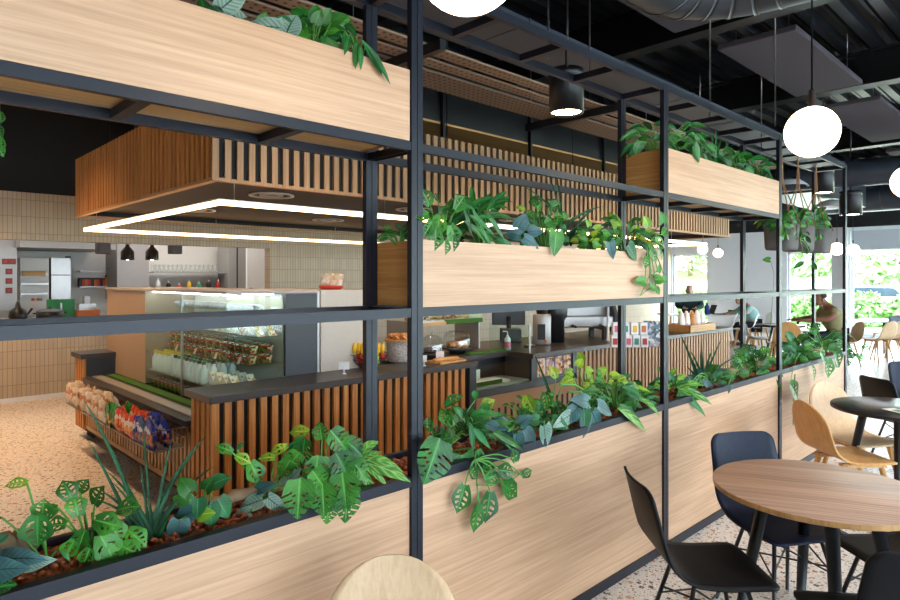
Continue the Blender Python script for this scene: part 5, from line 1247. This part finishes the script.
for a in ((305,438,34,-100),(330,430,34,-50),(300,452,30,-130),(318,455,42,-95),(335,452,40,-60),(345,440,30,-40),(300,478,52,-95),(322,482,46,-88),(342,472,52,-85),(330,500,30,-100),(312,470,34,-60),(290,460,26,-120),(352,460,30,-50),(348,488,44,-95),(322,440,24,100)):
    p.leaf(a[0], a[1], 1.90 if a[1] < 468 else 1.765, a[2], a[3], 'mon', 'mon' if a[0]%2 else 'mond', .8)
p.done()
p = Plant('lance_leaf_plant', 'star shaped variegated plant just left of the wide post', soil(358))
for a, l_ in ((105,28),(62,40),(12,42),(-8,50),(-25,30),(-62,36),(-80,46),(140,26),(165,28),(35,24),(-105,22),(195,24)):
    p.leaf(358+6*math.cos(math.radians(a)), 462-6*math.sin(math.radians(a)), 1.88, l_, a, 'lance', 'lancev' if a > -90 else 'lance', .26, bend=.12)
p.done()
def drift(u0, u1, y, r, lab):
    a = soil(u0, y); b = soil(u1, y); m = MB(); rn = random.Random(int(u0)); pts_ = [a.lerp(b, t/8) + Vector((0, rn.uniform(-.02,.02), r + rn.uniform(-.01,.02) + .02)) for t in range(9)]
    m.tube(pts_, [r*(.6+.5*math.sin(PI*(t+.7)/9))*rn.uniform(.8,1.15) for t in range(9)], 9); tag(m.build('driftwood', M['bark']), lab, 'wood')
drift(-25, 45, 2.03, .035, 'piece of driftwood behind the leaves at the bottom left')
drift(205, 285, 2.0, .022, 'piece of driftwood behind the silver leaves')
drift(722, 760, 1.98, .035, 'piece of driftwood in the third trough bay')
drift(795, 822, 1.98, .04, 'piece of driftwood in the last trough bay')
# ---- bay 2 (middle)
p = Plant('monstera_plant', 'monstera with one very large split leaf at the wide post', soil(440))
p.leaf(440, 438, 1.755, 56, -112, 'mon', 'mon', .9, bend=.03); p.leaf(450, 425, 1.9, 26, 120, 'mond', 'mond', .6); p.leaf(446, 405, 1.97, 26, 40, 'mond', 'lance', .5); p.leaf(465, 418, 1.95, 26, 150, 'mon', 'fern', .7); p.leaf(462, 455, 1.85, 34, -80, 'heart', 'mon', .8); p.leaf(478, 450, 1.82, 30, -85, 'mond', 'mon', .7); p.leaf(485, 462, 1.8, 22, -70, 'mond', 'mon', .9); p.leaf(430,430,1.95,20,100,'mond','lance',.6); p.leaf(475,400,1.98,18,90,'lance','lance',.4); p.leaf(482,408,1.97,20,40,'mond','yell',.7)
p.fan(7, 458, 440, 1.92, 20, 26, 28, 'mon', ['mon','fern','mond'], .75, 20, 170); p.done()
p = Plant('trailing_monstera', 'trailing holed vine hanging over the oak panel right of the wide post', soil(470))
e = atY(475, 460, 1.80)
for a in ((465,485,34,-110),(490,492,38,-100),(478,505,34,-100),(498,470,24,-20),(503,484,30,-50),(515,462,20,100),(508,478,26,-80),(522,476,14,20),(470,468,20,-60),(485,480,22,10)):
    p.leaf(a[0], a[1], 1.775, a[2], a[3], 'mond', 'mon', .75, base=e)
for (a, b) in (((475,455),(480,512)),((480,470),(512,470)),((476,485),(505,480)),((505,480),(524,470))): p.st.tube([atY(*a,1.79), atY((a[0]+b[0])/2,(a[1]+b[1])/2+3,1.78), atY(*b,1.785)], .0028, 5)
p.stem(soil(470), e); p.done()
p = Plant('peace_lily', 'broad strappy leaved plant spilling right of the large split leaf', soil(482))
for a, l_, w_ in ((10,46,.24),(0,54,.2),(-15,52,.18),(-38,50,.18),(-55,42,.2),(-75,38,.22),(28,40,.26),(45,38,.26),(75,28,.26),(110,30,.26),(140,28,.26),(-8,40,.22),(18,30,.3),(165,26,.26),(60,34,.22),(35,50,.18),(-28,36,.2)):
    p.leaf(478+p.rn.uniform(-14,14)+6*math.cos(math.radians(a)), 426+p.rn.uniform(-10,10)-6*math.sin(math.radians(a)), p.rn.uniform(1.86, 1.97) if a > -30 else 1.80, l_*.88, a+p.rn.uniform(-12,12), 'lance', p.rn.choice(['lance','lance','fern','heart']), w_, bend=.2)
p.done()
p = Plant('blue_leaf_plant', 'blue-grey leaved plant drooping right of the strappy plant', soil(512))
for a in ((508,432,22,-100,'bluel'),(516,434,24,-85,'bluel'),(524,430,24,-60,'bluel'),(514,450,24,-110,'bluel'),(505,425,20,160,'bluel'),(520,424,18,40,'bluel'),(496,428,18,150,'bluel')): p.leaf(a[0], a[1], 1.84, a[2], a[3], 'heart', a[4], .7)
p.done()
p = Plant('bushy_fern', 'fine dark green fern in front of the niche vent', soil(528)); p.fan(34, 525, 432, 1.95, 32, 34, 14, 'lance', ['fern','lance'], .3, -10, 190); p.done()
p = Plant('monstera_plant', 'upright holed-leaf plant with fresh tips below the pastry pictures', soil(550))
for a in ((526,395,24,-70,'mond','yell'),(545,392,22,-80,'mond','mond'),(556,378,18,110,'mond','yell'),(562,384,18,30,'mond','yell'),(540,405,24,-100,'mond','heart'),(555,402,24,-60,'mond','mond'),(572,400,26,-50,'mond','fern'),(580,395,24,-80,'mond','heart'),(548,415,22,-90,'mond','fern'),(535,410,22,180,'mond','fern'),(570,415,22,-20,'mond','fern')): p.leaf(a[0], a[1], 1.93, a[2], a[3], a[4], a[5], .7)
p.fan(18, 556, 422, 1.93, 34, 26, 16, 'lance', ['fern','lance','mond'], .4, -20, 200); p.done()
p = Plant('spiky_plant', 'single long dark blade crossing the pastry pictures', soil(560)); p.blade(562, 435, 1.96, 534, 353, 1.96, 5, -.03); p.blade(560,435,1.96,545,395,1.95,5,-.05); p.done()
p = Plant('silver_leaf_plant', 'plant with one pale mottled leaf below the upright holed-leaf plant', soil(545)); p.leaf(544, 426, 1.81, 26, -85, 'heart', 'silver', .8).leaf(538,420,1.86,18,170,'heart','heart',.7).leaf(552,420,1.85,20,-20,'heart','heart',.7).done()
p = Plant('blue_leaf_plant', 'blue-grey leaved plant overhanging the rim left of the second front post', soil(582))
for a in ((584,410,26,-90,'heart'),(592,412,26,-70,'bluel'),(578,408,24,-150,'bluel'),(588,402,22,150,'bluel'),(598,405,22,-40,'bluel'),(570,415,20,200,'silver'),(586,415,26,-100,'bluel')): p.leaf(a[0], a[1], 1.82, a[2], a[3], 'heart', a[4], .6)
p.done()
p = Plant('lime_vine', 'lime yellow leaved vine in front of the pale slats', soil(590))
for a in ((572,372,12,180),(578,366,14,60),(582,360,14,110),(586,370,12,0),(570,376,12,-120),(598,374,14,30),(605,372,14,140),(612,376,14,20),(620,380,14,-20),(600,380,12,-60),(590,378,10,90)): p.leaf(a[0], a[1], 1.96, a[2]*.75, a[3], 'heart', 'yell', .9)
for a in ((560,384,590,394),(568,392,592,400)): p.st.tube([atY(a[0],a[1],1.9), atY((a[0]+a[2])/2,(a[1]+a[3])/2-4,1.88), atY(a[2],a[3],1.92)], .006, 6)
p.done()
p = Plant('lance_leaf_plant', 'dense strappy plant left of the middle front post', soil(615))
p.fan(26, 612, 405, 1.92, 24, 30, 24, 'lance', ['lance','heart','fern'], .28, -40, 200, 40); p.leaf(618, 408, 1.79, 46, -38, 'lance', 'lancev', .18, bend=.1); p.fan(14, 608, 388, 1.95, 22, 16, 14, 'mond', ['mond','yell'], .7, 0, 180); p.done()
p = Plant('lance_leaf_plant', 'low leafy plant tucked against the middle front post', soil(643))
p.fan(26, 643, 404, 1.93, 20, 26, 20, 'lance', ['fern','mond','lance'], .35, -20, 200, 40); p.leaf(640, 398, 1.85, 24, -25, 'lance', 'lancev', .25); p.leaf(630,388,1.9,26,10,'lance','yell',.2); p.done()
# ---- bay 3
p = Plant('lance_leaf_plant', 'striped strappy plant just right of the middle front post', soil(678))
for a, l_ in ((30,34),(12,30),(-5,34),(-22,34),(50,24),(80,20),(120,20),(-40,30),(150,20),(0,40),(-10,26)): p.leaf(672+6*math.cos(math.radians(a)), 391-6*math.sin(math.radians(a)), 1.88, l_, a, 'lance', 'lancev' if a in (30,0,12) else 'lance', .22, bend=.2)
p.fan(12, 672, 388, 1.95, 14, 20, 15, 'heart', ['yell','mond','heart'], .7, 20, 180); p.done()
p = Plant('spiky_plant', 'dark spiky blade plant behind the walnut table', soil(702))
for (u1, v1, w_, ar) in ((680,334,4,-.04),(701,336,3,0),(722,338,3,.03),(738,356,3,.1),(690,350,4,-.05),(712,350,4,.04),(686,366,4,-.1),(722,365,4,.1),(730,374,4,.15),(694,362,4,0),(708,362,4,0),(700,350,3,0)): p.blade(702+p.rn.uniform(-6,6), 394, 1.96, u1, v1, 1.96, w_, ar)
p.done()
p = Plant('leafy_plant', 'dark bushy plant around the foot of the spiky blades', soil(712)); p.fan(36, 710, 392, 1.93, 26, 24, 15, 'heart', ['fern','heart','bluel','mon'], .6, -20, 200); p.done()
p = Plant('monstera_plant', 'bushy green plant left of the third front post', soil(755)); p.fan(44, 754, 378, 1.94, 24, 28, 17, 'mond', ['mond','fern','heart'], .75, -10, 190); p.leaf(770, 376, 1.86, 20, -50, 'lance', 'mond', .3); p.leaf(728, 385, 1.82, 10, -90, 'heart', 'bluel', .8); p.done()
# ---- bay 4
p = Plant('leafy_plant', 'mixed leafy plant just right of the third front post', soil(797)); p.fan(40, 798, 362, 1.95, 18, 26, 15, 'heart', ['fern','heart','mon','mond'], .6, -20, 200); p.done()
p = Plant('leafy_plant', 'bushy plant in the trough end below the seated man', soil(825)); p.fan(48, 824, 352, 1.96, 26, 24, 14, 'mond', ['mond','fern','heart'], .7, -20, 200); p.done()
p = Plant('trailing_monstera', 'trailing holed leaves hanging over the last oak panel', soil(805))
for a in ((790,384,26,-60),(812,366,22,-80),(828,358,26,-90),(835,352,24,-70),(820,352,18,-60),(848,350,14,-60),(856,355,12,-30),(862,348,10,20)): p.leaf(a[0], a[1], 1.77 if a[0] < 842 else 1.9, a[2], a[3], 'mond', 'mon' if a[0] % 2 else 'mond', .8)
for a in ((795,374,793,425),(795,425,806,428),(793,400,800,400)): p.st.tube([atY(a[0],a[1],1.78), atY(a[2],a[3],1.78)], .004, 5)
p.done()
# ---- high left box
def hi(u, z=2.40): return soil(u, 1.97, z)
p = Plant('silver_leaf_plant', 'silver veined plant with broad leaves on the high left box', hi(250))
for a in ((222,8,38,35,'silver',.6),(280,28,46,172,'silver',.42),(286,34,30,70,'silver',.9),(240,20,34,150,'silver',.5),(215,14,20,160,'heart',.6)): p.leaf(a[0], a[1], 1.84, a[2], a[3], 'heart', a[4], a[5])
p.done()
p = Plant('philodendron', 'dense green plant on the high left box behind the silver leaves', hi(310))
p.fan(26, 312, 42, 1.93, 32, 30, 24, 'heart', ['fern','mond','heart','mon'], .7, 0, 180); p.leaf(262,26,1.95,18,70,'heart','mond',.8); p.leaf(205,12,1.95,18,100,'heart','fern',.8); p.done()
p = Plant('lance_leaf_plant', 'strappy plant arching over the right end of the high left box', hi(360))
for a in ((356,36,34,118,.22,1.88),(357,42,30,-95,.28,1.8),(362,40,40,-52,.2,1.79),(350,34,26,-105,.25,1.8),(345,32,28,-95,.28,1.82),(352,36,24,165,.3,1.9),(366,44,44,-48,.2,1.79),(360,46,26,-88,.28,1.79),(340,34,24,170,.3,1.9)): p.leaf(a[0], a[1], a[5], a[2], a[3], 'lance', 'lance', a[4], bend=.15)
p.done()
# ---- middle box
def md(u, z=1.76): return soil(u, 1.97, z)
p = Plant('philodendron', 'feathery leaves behind the wide post above the oak box end', md(400)); p.fan(12, 402, 240, 2.02, 16, 14, 18, 'mond', ['fern','mond'], .45, 40, 190, 30); p.done()
p = Plant('monstera_plant', 'holed-leaf plant spilling over the left end of the middle box', md(440)); 
for a in ((440,215,30,-100),(436,228,30,-95),(450,225,28,-70),(445,240,20,-90),(430,205,24,120),(455,210,26,60),(432,222,22,-120),(452,235,22,-85),(428,215,20,180)): p.leaf(a[0], a[1], 1.81, a[2], a[3], 'mond', 'mond', .75)
p.fan(14, 440, 235, 1.93, 20, 36, 20, 'mond', ['fern','mond'], .6, 10, 170); p.done()
p = Plant('peace_lily', 'large strappy plant in the left half of the middle box', md(480))
for q in range(40):
    a = p.rn.uniform(-75, 200); l_ = p.rn.uniform(26, 46) * (1 if a > -20 else .85)
    p.leaf(474+p.rn.uniform(-10,16), 222-p.rn.uniform(0,14), 1.93 - .10*p.rn.random() if a > 0 else 1.83, l_, a, 'lance', 'lance' if q % 3 else 'fern', .17, bend=.1)
p.leaf(474, 208, 1.9, 32, 96, 'lance', 'lance', .2, bend=.05)
p.fan(12, 480, 240, 1.93, 30, 20, 24, 'lance', ['fern','lance'], .3, 0, 180, 30); p.done()
p = Plant('blue_leaf_plant', 'small blue-grey leaved plant in the middle of the middle box', md(522)); p.leaf(518,228,1.88,20,60,'heart','bluel',.8).leaf(524,238,1.84,20,-30,'heart','bluel',.6).leaf(520,236,1.86,18,160,'heart','bluel',.7).leaf(528,232,1.86,18,10,'heart','bluel',.7).done()
p = Plant('philodendron', 'climbing holed-leaf plant at the centre of the middle box', md(545))
p.fan(24, 543, 232, 1.92, 22, 28, 17, 'mond', ['mond','fern'], .8, -20, 190); p.leaf(556, 232, 1.79, 28, -95, 'heart', 'mond', .75); p.leaf(525,210,1.93,14,140,'lance','yell',.4); p.done()
p = Plant('spiky_plant', 'thin arching blade plant right of centre in the middle box', md(565))
for (u1, v1, w_, ar) in ((518,183,3,-.16),(548,172,3,-.05),(556,168,3,.0),(596,208,4,.18),(604,206,4,.2),(590,218,4,.14),(610,225,4,.2),(575,215,3,.1)): p.blade(562+p.rn.uniform(-4,10), 246, 1.95, u1, v1, 1.95, w_, ar)
p.done()
p = Plant('lime_vine', 'lime yellow leaved plant in the right half of the middle box', md(590)); p.fan(18, 590, 246, 1.92, 20, 22, 13, 'heart', ['yell','mond','yell'], .7, 10, 180); p.done()
p = Plant('philodendron', 'mixed leafy plant at the right end of the middle box', md(625))
p.fan(26, 626, 240, 1.92, 28, 24, 20, 'lance', ['lance','mond','yell','fern'], .35, -20, 200, 30); p.leaf(610, 242, 1.80, 20, -80, 'heart', 'bluel', .6); p.leaf(628,245,1.80,20,-60,'heart','heart',.7); p.leaf(618,226,1.9,20,120,'heart','yell',.5); p.leaf(648,226,1.8,14,110,'heart','yell',.8); p.leaf(663,223,1.78,16,100,'heart','mond',.7); p.done()
p = Plant('trailing_monstera', 'thin vine dangling at the right end of the middle box', md(650))
e = atY(648, 244, 1.79)
for a in ((647,256,16,-100),(650,250,18,-60),(655,240,16,-30),(660,250,14,-80),(645,282,12,160),(650,286,10,-20),(655,280,12,20),(658,272,10,80),(664,276,9,-90),(656,288,9,-60),(662,235,14,60)): p.leaf(a[0], a[1], 1.78, a[2], a[3], 'mond' if a[1] < 260 else 'heart', 'mond', .75, base=e)
for a in ((648,246,651,272),(651,272,640,296),(640,296,655,284),(651,275,662,268)): p.st.tube([atY(a[0],a[1],1.785), atY(a[2],a[3],1.785)], .003, 5)
p.done()
# ---- high right box
p = Plant('peace_lily', 'strappy plant around the post at the left end of the high right box', hi(656))
p.fan(22, 652, 142, 1.95, 22, 22, 22, 'lance', ['lance','fern','mond'], .3, -20, 200, 40); p.leaf(640, 142, 1.9, 14, -110, 'heart', 'fern', .8); p.fan(12, 682, 140, 1.9, 12, 18, 22, 'lance', ['lance','fern'], .28, -40, 140, 40); p.done()
p = Plant('leafy_plant', 'dark leafy plant overhanging the high right box', hi(700)); p.fan(22, 698, 150, 1.9, 12, 18, 18, 'lance', ['mon','fern'], .4, -80, 150, 40); p.leaf(694,146,1.8,18,-70,'heart','mon',.7); p.done()
p = Plant('spiky_plant', 'short spiky plant in the middle of the high right box', hi(718))
for (u1, v1, w_) in ((712,134,4),(722,138,4),(730,142,4),(735,150,4),(706,142,4),(716,128,3)): p.blade(716+p.rn.uniform(-4,4), 168, 1.95, u1, v1, 1.95, w_, .05, 'lance')
p.done()
p = Plant('leafy_plant', 'low leafy plant right of the short spiky plant', hi(735)); p.fan(24, 734, 166, 1.92, 16, 14, 14, 'heart', ['fern','mon','mond'], .6, -20, 190); p.done()
p = Plant('lance_leaf_plant', 'broad strappy plant at the right end of the high right box', hi(760)); p.fan(14, 757, 170, 1.92, 12, 12, 22, 'lance', ['lance','fern'], .26, -50, 180, 30); p.leaf(752,160,1.9,26,25,'lance','lance',.3); p.done()
# ---- hanging pots
for i, (u, lab) in enumerate(((781.5, 'leftmost grey felt pot hanging from the frame beside the third post'), (798, 'middle grey felt pot hanging from the frame'), (816, 'rightmost grey felt pot hanging from the frame'))):
    b = atY(u, 250, 1.97); x = b.x
    t = thing('hanging_pot', lab, 'hanging planter', (x, 1.97, 1.90)); w_ = .135
    m = MB(); sq = lambda w, z: [(x + w*sx*(abs(c)**.45)*(1 if c >= 0 else -1)*1 if False else x + w*math.copysign(abs(math.cos(a))**.5, math.cos(a)), 1.97 + w*.95*math.copysign(abs(math.sin(a))**.5, math.sin(a)), z) for a in [2*PI*k_/24 for k_ in range(24)]]
    rows = [sq(.02, 1.90), sq(w_*.86, 1.90), sq(w_*.93, 1.92), sq(w_, 2.13), sq(w_*.94, 2.13), sq(w_*.9, 2.08), sq(.02, 2.08)]
    m.grid([r_ + [r_[0]] for r_ in rows]); m.build('pot_body', M['felt'], t)
    m = MB(); top = (x, 1.97, 2.80)
    for sx, sy in ((-1,-1),(1,-1),(1,1),(-1,1)): m.tube([(x+sx*w_*.9, 1.97+sy*w_*.9, 2.12), (x+sx*.01, 1.97+sy*.01, 2.5), top], .005, 5)
    m.build('rope', M['cord'], t)
    B(x-.12, x+.12, 1.845, 2.095, 2.783, 2.80).build('hook_plate', M['metal'], t)
    pl = Plant('trailing_plant', ['trailing green plant in the leftmost hanging pot', 'trailing green plant in the middle hanging pot', 'ivy-like plant trailing from the rightmost hanging pot'][i], Vector((x, 1.97, 2.1)))
    pl.fan(34, u, 225, 1.95, 13, 17, 9, 'heart', ['mond','fern','heart'], .7, -20, 200)
    pl.fan(5, u+2, 230, 1.845, 10, 10, 7, 'heart', ['mond','fern'], .7, -160, -20, 10)
    if i == 0: pl.fan(8, 766, 222, 2.1, 10, 6, 9, 'lance', ['yell'], .3, 20, 200, 30)
    if i == 1:
        for a in ((804,262,12,200),(812,262,10,-60),(808,246,9,-90),(806,236,9,-60)): pl.leaf(a[0], a[1], 1.85, a[2], a[3], 'lance', 'fern', .45, base=atY(800,240,1.82))
    pl.done()
p = Plant('climbing_vine', 'thin vine climbing in front of the white wall beside the third post', soil(768)); p.st.tube([soil(768), atY(770,330,1.97), atY(773,294,1.97), atY(774,275,1.97), atY(771,262,1.97)], .002, 5); p.leaf(770,260,1.97,8,170,'heart','mond',.8,stem=False); p.done()
p = Plant('hanging_vine', 'green vine tips entering at the left edge below the high box', Vector((.30, 2.6, 2.2)))
for a in ((0,112,14,-80),(-2,125,16,-70),(1,138,16,-90),(-3,145,16,-60)): p.leaf(a[0], a[1], 2.55, a[2], a[3], 'mond', 'mond', .7)
p.st.tube([(atY(-1,112,2.55)), Vector((atY(-1,112,2.55).x, 2.55, 4.1))], .004, 5); p.done()

# ================================================================ LIGHT AND CAMERA
def area(name, loc, rot, sx, sy, power, col, portal=False):
    l = bpy.data.lights.new(name, 'AREA'); l.shape = 'RECTANGLE'; l.size = sx; l.size_y = sy; l.energy = power; l.color = col
    if portal: l.cycles.is_portal = True
    o = bpy.data.objects.new(name, l); C.objects.link(o); o.location = loc; o.rotation_euler = rot; return o
def spot(name, loc, power, col, ang=100, blend=.8, r=.06, aim=None):
    l = bpy.data.lights.new(name, 'SPOT'); l.energy = power; l.color = col; l.spot_size = math.radians(ang); l.spot_blend = blend; l.shadow_soft_size = r
    o = bpy.data.objects.new(name, l); C.objects.link(o); o.location = loc
    if aim: o.rotation_euler = (Vector(aim) - Vector(loc)).to_track_quat('-Z', 'Y').to_euler()
    return o
WARM = (1, .60, .30); WARM2 = (1, .80, .60); COOL = (.86, .93, 1)
for i, (a, b_) in enumerate(fh): area('daylight_fill', ((a+b_)/2, -5.95, 1.6), (math.radians(90), 0, PI), b_-a, 2.8, 40, (.97, .98, 1))   # added front fill standing for daylight through the unseen windows
for a, b_, zt in ((-5.2,-1.4,2.95), (-.9,4.78,2.44), (5.2,6.4,2.42), (8.76,9.98,2.44)): area('daylight_fill', (WX-.1, (a+b_)/2, zt/2), (math.radians(90), 0, math.radians(90)), b_-a, zt-.1, 26*(b_-a), (.9,.96,1))
for (x, y) in ((-2, 5), (-2, 8.5), (.6, 4.6), (.6, 6.6), (.6, 8.8), (-.8, 3.4)): spot('ceiling_downlight', (x, y, 3.9), 300, WARM, 92)
for (x, y) in ((2.6, 4.9), (4.2, 4.9), (5.8, 4.9), (7.4, 4.9), (9.0, 4.9), (2.6, 6.5), (5.0, 6.5)): spot('canopy_downlight', (x, y, 2.34), 22, WARM2, 130)
for x, y in ((2.6, .2), (4.2, .3), (6.2, .3), (8.5, .3)): spot('dining_fill', (x, y, 3.9), 150, (1, .93, .86), 95)  # added spots without visible fixtures, brightening the table and dining floor
for x in (2.3, 4.3, 6.2, 8.2): spot('aisle_fill', (x, 2.95, 3.1), 45, WARM2, 110, aim=(x, 3.6, .8))  # added spots without visible fixtures, lifting the light along the aisle
area('kitchen_panel_light', (2.5, 11.8, 2.88), (0, 0, 0), 6, 1.8, 62, (1, .93, .85)); area('kitchen_panel_light', (5.2, 11.8, 2.88), (0, 0, 0), 2, 1.8, 20, (1, .95, .9))
wd = bpy.data.worlds.new('sky'); bpy.context.scene.world = wd; wd.use_nodes = True
bgn = wd.node_tree.nodes['Background']; bgn.inputs[0].default_value = (.80, .90, 1, 1); bgn.inputs[1].default_value = 10.0
cam = bpy.data.cameras.new('camera'); cam.sensor_width = 36; cam.lens = 36*FPX/900; cam.shift_y = -22/900; cam.clip_start = .05; cam.clip_end = 300
co = bpy.data.objects.new('camera', cam); C.objects.link(co); co.location = (0, 0, EYE); co.rotation_euler = (math.radians(90), 0, -math.atan2(CF, SF))
sc = bpy.context.scene; sc.camera = co
for o in C.objects:
    if '_o' in o: del o['_o']
sc.view_settings.view_transform = 'Standard'; sc.view_settings.look = 'None'; sc.view_settings.gamma = 1; sc.view_settings.use_curve_mapping = False
sc.view_settings.exposure = .5
sc.cycles.use_denoising = True; sc.cycles.max_bounces = 8; sc.cycles.transparent_max_bounces = 16; sc.cycles.caustics_reflective = False; sc.cycles.caustics_refractive = False
sc.cycles.sample_clamp_indirect = 6
